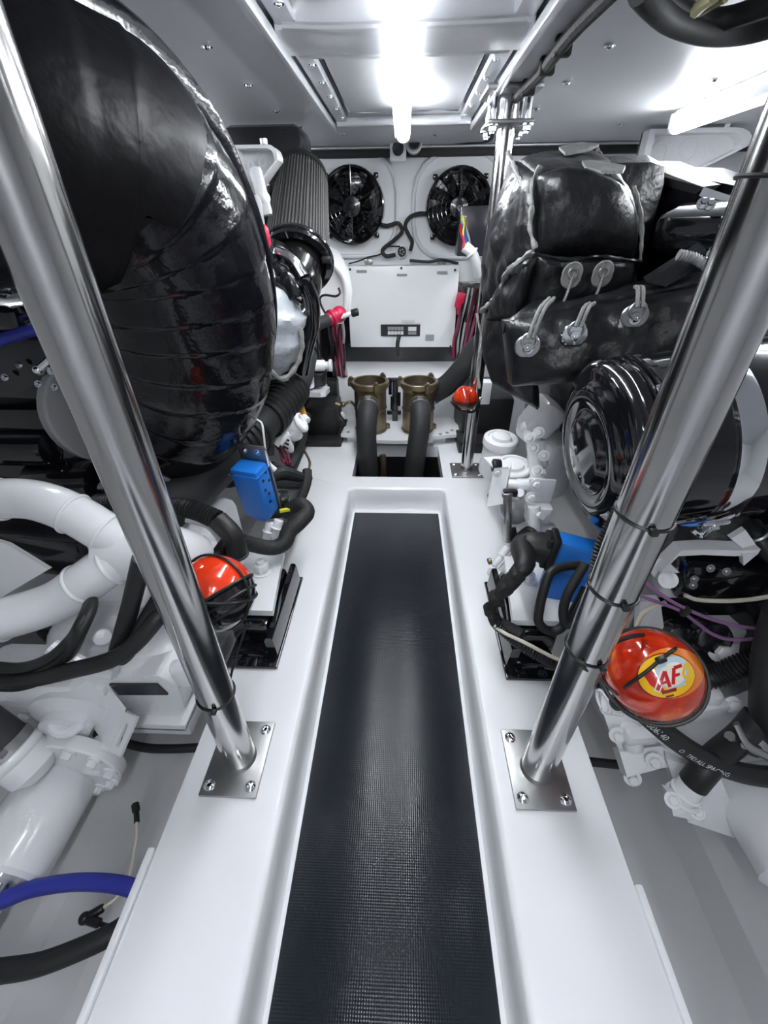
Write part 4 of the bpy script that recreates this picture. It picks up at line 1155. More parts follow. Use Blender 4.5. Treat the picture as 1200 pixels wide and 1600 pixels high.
# black hoses looping in front of the white pipes
def blk(name, label, pts, r, m='rubber', n=12, cat='hose'):
    b = MB(); b.tube(pts, r, n=n, sub=8); return solo(name, b, M[m], label, cat)
blk('breather_hose', 'flat black hose bent into a narrow U beside the left pillar', [at(222, 872, 0.5347), at(214, 905, 0.5301), at(203, 950, 0.5208), at(190, 995, 0.5115), at(183, 1022, 0.5069), at(192, 1026, 0.5069), at(206, 1008, 0.5115), at(226, 975, 0.5208), at(250, 935, 0.5394), at(268, 905, 0.5580)], .0165)
blk('breather_hose', 'black hose sweeping from the left edge up behind the pillar to the mount plate', [at(-40, 1062, 0.4650), at(40, 1062, 0.4650), at(110, 1048, 0.4650), at(175, 1030, 0.4743), at(215, 1002, 0.4929), at(255, 955, 0.5301), at(300, 905, 0.6600), at(335, 872, 0.7300), at(352, 850, 0.7800)], .0165)
for k, (dv, lab) in enumerate(((0, 'upper black cable of the loop under the white coolant pipe'), (13, 'middle black cable of the loop under the white coolant pipe'), (25, 'lower black cable of the loop under the white coolant pipe'))):
    blk('cable_loop', lab, [at(-30, 1040 + dv * 1.2, .47 - .004 * k), at(30, 1044 + dv * 1.1, .475 - .004 * k), at(75, 1030 + dv, .48 - .004 * k), at(110, 1000 + dv * .8, .50 - .004 * k), at(126, 975 + dv * .5, .50 - .004 * k), at(138 + dv * .2, 948, .55 - .004 * k), at(142, 925, .62)], .011, 'rubber')
b = MB(); b.box(at(60, 995, .64), (.25, .05, .10), bev=.01); b.box(at(60, 850, .80), (.30, .1, .12), rot=roty(.1), bev=.01)
solo('dark_casing', b, M['engine'], 'dark casing seen between the two white coolant pipes', 'engine part')
b = MB(); b.slab([at(-40, 835, .74), at(10, 850, .735), at(75, 890, .70), at(0, 935, .66), at(-40, 920, .66)], V((0, .012, -.004)))
solo('white_cover_plate', b, M['white'], 'flat white plate between the two white coolant pipes at the left edge', 'cover')

# bilge hoses at lower left
blk('bilge_hose', 'blue hose arching across the bilge at lower left', [at(-60, 1425, z=-.12), at(0, 1408, z=-.12), at(50, 1389, z=-.12), at(110, 1379, z=-.12), at(160, 1379, z=-.12), at(195, 1384, z=-.12), at(222, 1394, z=-.125), at(240, 1404, z=-.13)], .0145, 'bluehose')
blk('bilge_hose', 'black hose curving through the bilge below the blue hose', [at(-60, 1522, z=-.16), at(0, 1517, z=-.16), at(60, 1507, z=-.16), at(120, 1485, z=-.16), at(170, 1462, z=-.16), at(200, 1442, z=-.16), at(222, 1424, z=-.165)], .0175, 'rubber')
blk('bilge_hose', 'black hose crossing the bilge behind the left pillar foot', [at(150, 1145, z=-.22), at(215, 1166, z=-.22), at(260, 1170, z=-.22), at(318, 1168, z=-.22)], .011, 'rubber')
for k, (pl_, c_, lab) in enumerate((([at(212, 1272, z=-.20), at(214, 1300, z=-.20), at(208, 1340, z=-.20), at(200, 1375, z=-.20), at(185, 1400, z=-.20), at(162, 1418, z=-.20)], (212, 1262), 'thin cream wire with a black plug lying in the left bilge'),
                              ([at(240, 1330, z=-.20), at(225, 1362, z=-.20), at(212, 1390, z=-.20), at(202, 1415, z=-.20), at(196, 1440, z=-.20)], None, 'thin cream wire tucked along the edge of the left deck beam'))):
    t = thing('sensor_wire', lab, 'wire', pl_[-1])
    b = MB(); b.tube(pl_, .0032, n=8); part('wire', b, M['cream'], t)
    if c_:
        b = MB(); b.cyl(at(214, 1285, z=-.20), at(213, 1268, z=-.20), .006, n=10); b.cyl(at(213, 1268, z=-.20), at(211, 1256, z=-.20), .0085, n=10, bev=.002); part('plug', b, M['black'], t)
t = thing('bilge_sensor', 'black right-angle plug and short black lead in the left bilge', 'sensor', at(135, 1435, z=-.20))
b = MB(); b.cyl(at(162, 1418, z=-.20), at(138, 1432, z=-.20), .008, n=10, bev=.002); b.ball(at(132, 1435, z=-.20), .0105); b.cyl(at(134, 1436, z=-.20), at(156, 1443, z=-.20), .008, n=10, bev=.002); part('plug', b, M['black'], t)
b = MB(); b.tube([at(150, 1442, z=-.20), at(172, 1447, z=-.20), at(200, 1442, z=-.20)], .004, n=8); part('lead', b, M['rubber'], t)
# joint strips on the outer deck edges
b = MB(); b.box((-.430, -.25, -.006), (.012, 1.00, .020), bev=.003); struct('trim_5', b, M['gel'])
b = MB(); b.box((.404, -.27, -.006), (.012, 1.00, .020), bev=.003); struct('trim_6', b, M['gel'])

# ------------------------------------------------------------ RIGHT SIDE
def puff(c00, c10, c11, c01, bulge, out, nu=22, nv=18, wr=.010, seed=0, edges=None, thick=.03):
    """padded cloth panel between four corners (or with curved edges) puffed along out"""
    out = V(out).normalized(); vs = []
    off = V((seed * 3.1, seed * 1.7, seed))
    def edge(a, b_, mid, t):
        a, b_ = V(a), V(b_)
        if mid is None: return a.lerp(b_, t)
        return catmull([a] + [V(q) for q in mid] + [b_], 12)[min(int(t * 12 * (len(mid) + 1)), 12 * (len(mid) + 1))]
    e = edges or {}
    for j in range(nv + 1):
        t = j / nv
        L_ = edge(c00, c01, e.get('l'), t); R_ = edge(c10, c11, e.get('r'), t)
        for i in range(nu + 1):
            s = i / nu
            B_ = edge(c00, c10, e.get('b'), s); T_ = edge(c01, c11, e.get('t'), s)
            p = (L_.lerp(R_, s) + B_.lerp(T_, t)) - (V(c00).lerp(V(c10), s)).lerp(V(c01).lerp(V(c11), s), t)
            w_ = (max(0, 1 - (2 * s - 1) ** 4) * max(0, 1 - (2 * t - 1) ** 4)) ** .55
            q = p * 9 + off
            f = noise.noise(V((q.x * 1.0, q.y, q.z * .8))) * wr + noise.noise(p * 26 + off) * wr * .45
            pk = math.sin((s + t * .3) * 60 + seed) * .0022 * (1 - w_)
            vs.append(p + out * (bulge * w_ + f * (.35 + .65 * w_) + pk))
    n = nu + 1
    fs = [(j * n + i, j * n + i + 1, (j + 1) * n + i + 1, (j + 1) * n + i) for j in range(nv) for i in range(nu)]
    m_ = len(vs)
    back = [p - out * thick for p in vs]
    rim = [i for i in range(n)] + [j * n + nu for j in range(1, nv + 1)] + [nv * n + i for i in range(nu - 1, -1, -1)] + [j * n for j in range(nv - 1, 0, -1)]
    b = MB()
    b.add(vs + back, fs + [tuple(m_ + k for k in reversed(f)) for f in fs] + [(rim[(i + 1) % len(rim)], rim[i], m_ + rim[i], m_ + rim[(i + 1) % len(rim)]) for i in range(len(rim))])
    return b

def seam_strip(name, pts, r, parent, m='seam', seed=0):
    b = MB(); b.tube(pts, r, n=8, sub=8, rfun=lambda l, a: 1 + .28 * math.sin(l * 190 + seed) + .2 * math.sin(l * 67 + a * 2))
    return part(name, b, M[m], parent)

t = thing('exhaust_blanket', 'padded black coated blanket over the right exhaust elbow, stitched in panels', 'heat blanket', at(880, 600, 1.25))
# corners (survey place, depth)
A0 = at(842, 398, 1.10); A1 = at(992, 404, 1.12); A2 = at(984, 296, 1.14); A3 = at(838, 272, 1.13)        # front pad
part('front_panel', puff(A0, A1, A2, A3, .050, (-.15, -1, .25), wr=.012, seed=1, edges={'t': [at(905, 262, 1.12)], 'r': [at(998, 350, 1.12)]}), M['leather'], t, sharp=70)
B0 = at(756, 488, 1.36); B3 = at(800, 250, 1.42)
part('side_panel', puff(B0, A0 + V((-.005, 0, -.02)), A3, B3, .035, (-1, -.5, .1), wr=.030, seed=2, edges={'l': [at(763, 420, 1.40), at(778, 330, 1.42)]}), M['leather'], t, sharp=70)
T2 = at(936, 236, 1.40); T3 = at(812, 250, 1.45)
part('top_panel', puff(A3, A2, T2, T3, .018, (0, -.2, 1), wr=.006, seed=3), M['leather'], t, sharp=70)
C0 = at(800, 492, 1.14); C1 = at(1005, 470, 1.16)
C0 = at(815, 500, 1.12); C1 = at(1000, 478, 1.14)
part('lower_panel', puff(C0, C1, A1, A0, .030, (-.1, -1, .0), wr=.012, seed=4), M['leather'], t, sharp=70)
D0 = at(768, 598, 1.25); D1 = at(840, 640, 1.12); D2 = C0 + V((.02, 0, .02)); D3 = B0
part('hanging_flap', puff(D0, D1, D2, D3, .026, (-.5, -1, 0), wr=.016, seed=5, edges={'l': [at(752, 540, 1.33)]}), M['leather'], t, sharp=70)
part('bulging_fold', puff(at(760, 500, 1.30), C0, A0, at(800, 400, 1.26), .045, (-.6, -.8, .2), wr=.026, seed=7), M['leather'], t, sharp=70)
b = MB(); b.box(at(900, 400, 1.42), (.30, .30, .42), rot=rotz(-.1), bev=.06); part('padding', b, M['leather'], t)
O = V((-.02, -.05, .0))
def lift(p, d=(-.02, -.04, .01)): return p + V(d)
seam_strip('stitched_seam', [lift(at(800, 250, 1.40)), lift(at(812, 278, 1.30)), lift(at(822, 300, 1.22)), lift(at(836, 330, 1.14)), lift(at(834, 365, 1.12)), lift(at(842, 396, 1.10))], 0.0050, t, seed=1)
seam_strip('stitched_seam', [lift(at(836, 330, 1.14)), lift(at(838, 296, 1.15)), lift(at(850, 272, 1.14))], 0.0044, t, seed=2)
seam_strip('stitched_seam', [lift(at(838, 396, 1.10), (-.01, -.03, 0)), lift(at(880, 404, 1.09), (0, -.03, 0)), lift(at(930, 400, 1.10), (0, -.03, 0)), lift(at(994, 408, 1.11), (0, -.025, 0))], 0.0039, t, m='leather', seed=3)
seam_strip('stitched_seam', [lift(at(984, 292, 1.13), (0, -.02, 0)), lift(at(994, 330, 1.11), (0, -.02, 0)), lift(at(996, 370, 1.11), (0, -.02, 0)), lift(at(994, 406, 1.11), (0, -.02, 0))], 0.0039, t, seed=4)
seam_strip('stitched_seam', [lift(at(838, 400, 1.1)), lift(at(800, 430, 1.18)), lift(at(786, 462, 1.24)), lift(at(758, 490, 1.34))], 0.0066, t, seed=5)
seam_strip('stitched_seam', [lift(at(899, 408, 1.09), (0, -.035, 0)), lift(at(901, 430, 1.09), (0, -.035, 0)), lift(at(894, 452, 1.09), (0, -.032, 0))], 0.0028, t, m='leather', seed=6)
seam_strip('stitched_seam', [lift(at(752, 492, 1.35)), lift(at(758, 530, 1.32)), lift(at(753, 570, 1.29)), lift(at(756, 606, 1.26))], 0.0033, t, seed=7)
seam_strip('stitched_seam', [at(934, 234, 1.39), at(950, 255, 1.28), at(970, 280, 1.18)], 0.0033, t, seed=8)
for q in (((870, 240, 1.36), (905, 232, 1.38), (932, 236, 1.36), (915, 243, 1.33), (880, 250, 1.30)), ((905, 262, 1.20), (930, 262, 1.21), (972, 270, 1.17), (968, 278, 1.14), (935, 279, 1.12), (910, 272, 1.15))):
    b = MB(); b.slab([at(*p) + V((0, -.012, .006)) for p in q], V((0, .004, .006))); part('edging_patch', b, M['seam'], t)
for (u, v) in ((893, 430), (941, 428)):
    tb = MB(); q = at(u, v, 1.055); R_ = basis(V((1, 0, 0)), V((0, -.25, 1)))
    tb.lathe([(.001, 0), (.020, 0), (.022, .002), (.020, .005), (.001, .005)], q, V((0, -1, -.1)), 24, mod=lambda a, h: 1 + .22 * abs(math.sin(a)))
    tabp = part('lacing_tab', tb, M['seam'], t)
    tb = MB(); tb.torus(q + V((0, -.006, .004)), V((0, -1, 0)), .009, .003, 18, 6); part('eyelet', tb, M['plate'], tabp)
    tb = MB(); tb.tube([q + V((0, -.006, 0)), q + V((-.004, -.008, -.035)), q + V((-.012, -.004, -.075))], .005, n=8, flat=.5); part('cord', tb, M['seam'], tabp)

# lower rolled blanket with three lacing hooks
t = thing('manifold_blanket', 'long black lagging blanket with three lacing hooks above the air cleaner', 'heat blanket', at(950, 600, 1.0))
E0 = at(800, 604, 1.02); E1 = at(1215, 560, .92); E2 = at(1200, 420, .98); E3 = at(790, 502, 1.03)
part('front_panel', puff(E0, E1, E2, E3, .050, (0, -1, .1), nu=40, nv=16, wr=.020, seed=11, edges={'t': [at(880, 483, 1.02), at(960, 468, 1.02), at(1050, 452, 1.0), at(1120, 436, .99)], 'b': [at(900, 596, .98), at(1000, 575, .98)]}, thick=.05), M['leather'], t, sharp=70)
F3 = at(845, 462, 1.14); F2 = at(1185, 385, 1.10)
part('top_fold', puff(E3, E2, F2, F3, .022, (0, -.5, 1), nu=40, nv=8, wr=.012, seed=12, edges={'b': [at(880, 483, 1.02), at(960, 468, 1.02), at(1050, 452, 1.0), at(1120, 436, .99)], 't': [at(900, 478, 1.14), at(990, 455, 1.14), at(1090, 415, 1.12)]}), M['leather'], t, sharp=70)
b = MB(); b.box(at(990, 540, 1.12), (.52, .16, .14), rot=rotz(-.12) @ roty(-.12), bev=.04); part('padding', b, M['leather'], t)
for k, (us, vs_, ue, ve, sty) in enumerate(((862, 466, 824, 541, 0), (925, 474, 897, 523, 1), (996, 448, 991, 494, 2))):
    q = at(ue, ve, .945)
    b = MB(); A_ = V((-.1, -1, .1))
    b.lathe([(.001, 0), (.019, 0), (.021, .003), (.019, .006), (.008, .006), (.007, .012), (.001, .012)], q, A_, 26, mod=lambda a, h: 1 + .3 * abs(math.cos(a)))
    hk = part('lacing_hook', b, M['chrome'] if k == 1 else M['plate'], t)
    b = MB(); b.torus(q + V((0, -.008, .012)), A_, .015, .0028, 22, 6); part('loop', b, M['plate'], hk)
    b = MB(); b.bolt(q + V((0, -.006, -.004)), A_, .007, .006, dome=True); part('rivet', b, M['chrome'], hk)
    s_ = at(us, vs_, 1.0); mid_ = s_.lerp(q, .45) + V((-.010, -.025, .022))
    b = MB()
    for o_ in (-.005, .005):
        b.tube([s_ + V((o_, 0, 0)), mid_ + V((o_, 0, 0)), q + V((o_, -.012, .018))], .0042, n=8)
    part('wire_cord', b, M['seam'], hk, stuff=True)
b = MB(); q = [at(1010, 440, 1.0), at(1070, 402, 1.0), at(1098, 385, 1.0), at(1104, 392, 1.0), at(1092, 418, .99), at(1040, 448, .98)]
b.slab(q, V((0, .02, .006))); part('loose_flap', b, M['leather'], t)
b = MB(); b.corr([at(1060, 398, .985), at(1085, 404, .98), at(1110, 420, .97), at(1128, 440, .96)], .010, pitch=.0055, depth=.2, n=12)
solo('flexible_sleeve', b, M['cable_grey'], 'small grey corrugated sleeve on the lagging blanket by the right pillar', 'conduit')

# right engine: casing and covers
t = thing('engine', 'large black diesel engine on the right behind the padded blankets', 'engine', (.95, 1.5, 0))
b = MB(); b.box((.95, 1.62, .36), (.62, 1.0, .52), bev=.03); part('block', b, M['engine'], t)
b = MB(); 
b.slab([at(985, 262, 1.42), at(1100, 290, 1.22), at(1055, 432, 1.18), at(1000, 520, 1.25), at(975, 500, 1.40)], V((.05, .25, .0))); part('air_box', b, M['engine'], t)
b = MB(); b.slab([at(985, 250, 1.46), at(1062, 252, 1.46), at(1150, 285, 1.30), at(1098, 292, 1.21), at(988, 264, 1.41)], V((0, .02, -.012))); part('top_plate', b, M['hose'], t)
b = MB(); b.slab([at(1060, 262, 1.40), at(1130, 262, 1.40), at(1230, 300, 1.20), at(1195, 300, 1.18), at(1110, 282, 1.28)], V((0, .02, -.02))); part('heat_shield', b, M['engine'], t)
b = MB(); b.slab([at(1100, 292, 1.2), at(1215, 330, 1.05), at(1210, 345, 1.04), at(1092, 306, 1.18)], V((.02, .05, -.01))); part('polished_rail', b, M['chrome'], t)
b = MB(); b.box(at(1160, 345, 1.10), (.28, .22, .07), rot=rotz(-.75) @ rotx(.2), bev=.022); part('rocker_cover', b, M['gloss'], t)
for k in range(3):
    b = MB(); q = at(1085 + 6 * k, 335 + 11 * k, 1.12); b.tube([q, at(1165 + 6 * k, 365 + 12 * k, 1.0)], .012 - .002 * k, n=10, sub=2); part('fuel_rail', b, M['engine'] if k != 1 else M['gloss'], t)
b = MB(); b.slab([at(1078, 335, 1.2), at(1180, 375, 1.04), at(1150, 440, 1.05), at(1060, 430, 1.16)], V((.05, .16, 0))); part('cover_panel', b, M['engine'], t)
b = MB(); b.slab([at(1072, 352, 1.185), at(1140, 378, 1.075), at(1118, 402, 1.075), at(1062, 385, 1.17)], V((.0, -.014, .004))); part('raised_pad', b, M['engine'], t)
for q in ((1132, 355), (1145, 357), (1108, 320), (1098, 318), (1112, 398), (1150, 378)):
    b = MB(); b.bolt(at(*q, 1.02), (-.3, -1, .5), .007, .008); part('bolt', b, M['chrome'], t)
b = MB(); b.box(at(1150, 470, 1.12), (.30, .1, .2), bev=.03); part('cylinder_head', b, M['gloss'], t)
b = MB(); b.slab([at(1108, 392, .98), at(1150, 366, .96), at(1150, 396, .95)], V((.01, .02, .004))); part('bright_guard', b, M['plate'], t)
hull_bracket('lifting_bracket', 'white cast bracket with round holes high above the right black engine', at(1003, 252, 2.2), 1, 1.60, .50)

# air cleaner canister
c0 = V((.360, .745, .535)); ax = V((.98, .035, .17)).normalized(); r = .166
t = thing('air_cleaner', 'large glossy black air cleaner canister with stepped end cap, on the right', 'air cleaner', c0 - V((0, 0, r)))
b = MB(); b.lathe([(r * .985, .035), (r * .99, .04), (r * .99, .075), (r * 1.015, .078), (r * 1.015, .088), (r * .985, .092), (r * .985, .40), (r * .9, .42), (.001, .42)], c0, ax, 72, cap0=False); part('body', b, M['gloss'], t)
b = MB(); b.lathe([(.001, -.006), (r * .36, -.006), (r * .43, -.003), (r * .47, .006), (r * .52, .007), (r * .60, .001), (r * .70, -.001), (r * .78, .005), (r * .83, .013), (r * .90, .013), (r * .97, .020), (r * 1.02, .030), (r * 1.02, .040), (r * .985, .044)], c0, ax, 72, cap0=False, cap1=False); part('end_cap', b, M['gloss'], t, sharp=60)
for h in (.060, .072):
    s = MB(); s.torus(c0 + ax * h, ax, r * 1.0, .0035, 72, 8); part('pressed_bead', s, M['gloss'], t)
def rimp(h, a, k=1.0):
    A_, u_, w_ = frame(ax)
    n_ = V((0, -math.cos(a), math.sin(a))); n_ = (n_ - ax * n_.dot(ax)).normalized()
    return c0 + ax * h + n_ * r * k, n_
q, n_ = rimp(.072, .98, 1.02)
R_ = basis(ax, n_.cross(ax)); R_ = Matrix((ax, n_.cross(ax), n_)).transposed()
b = MB(); b.box(q, (.018, .030, .008), rot=R_, bev=.002); b.box(q + ax * .014 + n_ * .003, (.010, .018, .010), rot=R_, bev=.002); b.cyl(q + R_ @ V((-.004, -.012, .004)), q + R_ @ V((.012, -.012, .004)), .004); part('clip', b, M['chrome'], t, label='bright clip latch')
hb = .185
b = MB(); b.lathe([(r * .99, -.019), (r * 1.02, -.019), (r * 1.025, -.016), (r * 1.025, .016), (r * 1.02, .019), (r * .99, .019)], c0 + ax * hb, ax, 72, cap0=False, cap1=False); part('band_clamp', b, M['chrome'], t, label='wide polished band clamp')
q, n_ = rimp(hb, -.72, 1.03); R_ = Matrix((ax, n_.cross(ax), n_)).transposed()
b = MB(); b.box(q, (.046, .022, .010), rot=R_, bev=.003); b.cyl(q + V((0, -.004, .004)), q + V((0, .012, -.034)), .006, n=10); b.bolt(q + n_ * .004, n_, .007, .006); b.box(q + V((-.020, .0, -.022)), (.030, .01, .008), rot=roty(.6), bev=.002); part('clamp_bolt', b, M['chrome'], t)
b = MB(); b.lathe([(r * .7, .40), (r * .62, .44), (r * .62, .60)], c0, ax, 40); part('outlet', b, M['rubber'], t)
b = MB(); b.box(at(1195, 565, .95), (.18, .1, .12), bev=.02); b.cyl(at(1170, 560, .86), at(1230, 560, .86), .03, bev=.005)
solo('charge_pipe', b, M['chrome'], 'polished pipe end behind the right pillar above the air cleaner', 'pipe')

# oil filters and white engine castings
def oil_filter(o, d, L, r, label, text=None):
    d = V(d).normalized()
    t = thing('oil_filter', label, 'filter', o, 'white oil filters below the padded blanket')
    b = MB(); b.lathe([(r * .3, 0), (r * .95, .004), (r, .012), (r, L - .03), (r * 1.02, L - .03)], o, d, 36); part('canister', b, M['pvc'], t)
    b = MB(); b.lathe([(r * 1.03, L - .034), (r * 1.10, L - .03), (r * 1.12, L - .018), (r * 1.08, L - .004), (r * .98, L), (r * .82, L), (r * .78, L - .006), (r * .62, L - .004), (r * .58, L + .006), (r * .3, L + .010), (.001, L + .010)], o, d, 40, cap0=False); part('rim_cap', b, M['white'], t)
    return t
oil_filter(at(770, 738, 1.36), at(787, 670, 1.34) - at(770, 738, 1.36), .150, .055, 'farther of the two white oil filters, with dark writing on its side')
oil_filter(at(792, 775, 1.22), at(806, 708, 1.19) - at(792, 775, 1.22), .135, .056, 'nearer of the two white oil filters, by the white angle bracket')
# hand-lettered marks on the far filter
t = thing('fuel_filter_set', 'white painted filter head with angle plate, steel tube and grey bowl', 'filter', at(800, 830, 1.05))
b = MB(); b.box(at(840, 668, 1.27), (.11, .10, .08), rot=rotz(.3), bev=.02); b.cyl(at(822, 664, 1.2), at(852, 656, 1.25), .024, bev=.006); b.cyl(at(838, 690, 1.16), at(842, 730, 1.12), .030, bev=.006); b.ball(at(834, 688, 1.16), .022); b.cyl(at(826, 672, 1.18), at(830, 690, 1.16), .018, bev=.004); b.ball(at(822, 668, 1.19), .02); part('filter_head', b, M['cast'], t)
b = MB(); b.box(at(856, 725, 1.18), (.10, .14, .20), rot=rotz(.2), bev=.03); [b.cyl(at(828 + 3 * k, 700 + 14 * k, 1.14 - .02 * k), at(852, 698 + 14 * k, 1.14 - .02 * k), .012 + .003 * (k % 2), n=12, bev=.003) for k in range(5)]; b.tube([at(832, 650, 1.22), at(835, 700, 1.14), at(842, 760, 1.06)], .022, n=12); b.box(at(848, 650, 1.2), (.08, .12, .1), rot=roty(.6), bev=.02); part('engine_casting', b, M['cast'], t)
for q in ((842, 676), (834, 700), (832, 752), (850, 712), (828, 684), (840, 735)):
    b = MB(); b.bolt(at(*q, 1.07), (-.5, -1, .5), .010, .010); part('bolt', b, M['white'], t)
b = MB(); a_ = [at(772, 734, 1.08), at(794, 732, 1.08), at(783, 788, 1.03), at(760, 792, 1.03)]; b.slab(a_, V((.0, .006, .0))); b.slab([a_[1], a_[2], a_[2] + V((.02, .05, 0)), a_[1] + V((.02, .05, 0))], V((.005, 0, 0))); b.slab([a_[0], a_[1], a_[1] + V((-.01, .07, .0)), a_[0] + V((-.02, .07, 0))], V((0, 0, .005))); part('angle_plate', b, M['white'], t)
for q, m_ in (((777, 739), 'white'), ((768, 774), 'black'), ((770, 783), 'white')):
    b = MB(); b.bolt(at(*q, 1.055), (0, -1, .1), .008, .006); part('bolt', b, M[m_], t)
b = MB(); b.box(at(844, 766, 1.03), (.075, .01, .075), rot=rotz(-.1), bev=.003); b.box(at(822, 757, 1.045), (.05, .04, .02), bev=.004); part('bolted_plate', b, M['white'], t)
for q in ((838, 757), (830, 777)):
    b = MB(); b.bolt(at(*q, 1.01), (0, -1, .1), .011, .010); part('bolt', b, M['white'], t)
b = MB(); b.cyl(at(793, 845, 1.02), at(793, 775, 1.0), .0125, n=20, bev=.003); b.cyl(at(793, 775, 1.0), at(793, 768, 1.0), .016, bev=.002); part('steel_tube', b, M['plate'], t)
b = MB(); c_ = at(806, 790, 1.07); b.lathe([(.004, -.055), (.03, -.05), (.045, -.03), (.050, 0), (.050, .015), (.02, .02)], c_, UP, 32); part('bowl', b, M['fuelbowl'], t)
b = MB(); b.tube([at(795, 756, 1.05), at(812, 757, 1.04), at(828, 756, 1.04)], .014, n=12); b.ball(at(806, 776, 1.02), .013); b.cyl(at(812, 775, 1.03), at(812, 770, 1.0), .012); part('pipe_union', b, M['white'], t)
b = MB(); b.box(at(797, 770, 1.0), (.04, .02, .02), bev=.004); b.cyl(at(769, 727, 1.1), at(782, 728, 1.1), .02, bev=.004); part('black_knob', b, M['black'], t)
b = MB(); b.box(at(840, 800, 1.02), (.075, .06, .06), bev=.015); b.cyl(at(834, 790, 1.0), at(836, 835, .98), .018, bev=.004); b.box(at(848, 835, 1.0), (.08, .06, .06), bev=.014); b.cyl(at(842, 806, .98), at(848, 806, .97), .012); part('lower_casting', b, M['cast'], t)
b = MB(); b.box(at(820, 830, 1.10), (.10, .02, .13), bev=.004); part('pale_shield', b, M['pvc'], t)
blk('bowl_hose', 'black hose bent below the grey filter bowl', [at(800, 825, 1.04), at(804, 845, 1.02), at(812, 838, 1.0), at(826, 828, .98), at(834, 834, .96)], .012)
t = thing('bleed_cock', 'white bleed cock with brass cap by the deck edge at right', 'valve', at(775, 890, .97))
b = MB(); b.cyl(at(764, 893, .96), at(783, 899, .93), .011, bev=.002); b.cyl(at(783, 870, .98), at(772, 885, .96), .012, bev=.002); b.cyl(at(793, 855, 1.0), at(783, 870, .98), .015, bev=.003); b.cyl(at(778, 888, .95), at(800, 862, .97), .004); part('body', b, M['white'], t)
b = MB(); b.cyl(at(768, 876, .97), at(762, 878, .97), .010, bev=.002); part('brass_cap', b, M['bronze'], t, label='brass cap')

# blue box with taped plug
t = thing('sensor_box', 'blue plastic sensor box with black taped plug behind the right pillar', 'control unit', at(890, 900, .80))
R_ = basis(V((1, -.25, -.12)), V((.2, 1, -.2))); bo = at(897, 868, .80)
b = MB(); b.box(bo, (.10, .075, .085), rot=R_, bev=.010); part('housing', b, M['blue'], t)
b = MB(); b.box(bo + R_ @ V((0, .01, -.09)), (.095, .06, .10), rot=R_, bev=.008); part('lower_housing', b, M['blue'], t)
b = MB(); b.box(bo + R_ @ V((-.056, -.002, .002)), (.018, .078, .09), rot=R_, bev=.005); b.box(bo + R_ @ V((-.070, -.002, .0)), (.014, .070, .08), rot=R_, bev=.005); part('gasket', b, M['black'], t)
b = MB(); b.tube([bo + R_ @ V((-.07, 0, 0)), bo + R_ @ V((-.10, -.004, 0)), bo + R_ @ V((-.125, -.01, -.008)), at(820, 880, .74), at(806, 898, .72)], lambda s: .042 - .024 * s, n=16); part('taped_plug', b, M['rubber'], t)
t = thing('wiring_loom', 'taped black wiring loom descending from the plug over the right mount', 'cable', at(770, 970, .70))
pts = [at(815, 890, .73), at(802, 905, .72), at(788, 920, .715), at(776, 935, .71), at(768, 952, .705), at(776, 972, .70), at(796, 985, .68), at(815, 995, .66)]
b = MB(); b.tube(pts, lambda s: .0165 + .004 * math.sin(s * 9), n=14); part('taped_loom', b, M['cloth'], t)
for u, v, r_ in ((808, 898, .019), (775, 935, .020), (768, 955, .022), (790, 918, .019)):
    b = MB(); b.box(at(u, v, .71), (r_ * 1.7, r_ * 1.7, .022), rot=roty(.6), bev=.006); part('joint_boot', b, M['cloth'], t)
for k, (pp, lab) in enumerate((([at(905, 883, .72), at(880, 886, .715), at(860, 895, .70), at(850, 920, .68), at(843, 950, .66), at(842, 972, .645), at(855, 985, .64), at(872, 984, .64), at(888, 968, .65), at(902, 945, .66), at(915, 920, .67)], 'outer black cable loop hanging over the right mount plate'),
                               ([at(915, 880, .70), at(900, 905, .68), at(886, 930, .66), at(880, 955, .645), at(884, 975, .635), at(896, 968, .635), at(910, 945, .645), at(922, 925, .66)], 'inner black cable loop beside the right pillar'))):
    blk('cable_loop', lab, pp, .0105, 'rubber', 12, 'cable')

# conduits along the right pillar
b = MB(); b.corr([at(1032, 660, .53), at(1015, 695, .515), at(995, 740, .50), at(980, 775, .49), at(960, 815, .48), at(942, 850, .47), at(935, 880, .46), at(930, 910, .455)], .011, pitch=.005, depth=.16, n=12)
solo('corrugated_conduit', b, M['black'], 'slim black corrugated conduit running up behind the right pillar', 'conduit')
b = MB(); b.corr([at(775, 975, .66), at(790, 990, .65), at(815, 1010, .63), at(850, 1030, .61), at(890, 1045, .59), at(930, 1062, .57), at(975, 1068, .55), at(1040, 1065, .54), at(1110, 1058, .53), at(1160, 1040, .525), at(1230, 1010, .52)], lambda s: .0115 + .012 * min(1, max(0, (s - .2) * 2.5)), pitch=.0075, depth=.15, n=16)
solo('corrugated_conduit', b, M['black'], 'thick black corrugated conduit passing behind the lettered orange ball', 'conduit')
blk('cream_cable', 'cream cable running from the right mount down behind the right pillar', [at(772, 978, .655), at(790, 990, .64), at(820, 1004, .62), at(860, 1025, .60), at(895, 1040, .585)], .0042, 'cream', 8, 'cable')
blk('cream_cable', 'cream cable curved above the lettered orange ball', [at(990, 1010, .56), at(993, 985, .57), at(1003, 960, .58), at(1020, 948, .585), at(1040, 942, .59)], .0048, 'cream', 8, 'cable')
blk('cream_cable', 'cream cable under the black fuse box at the right edge', [at(1070, 930, .60), at(1090, 937, .595), at(1130, 939, .59), at(1170, 937, .585), at(1215, 930, .58)], .0042, 'cream', 8, 'cable')
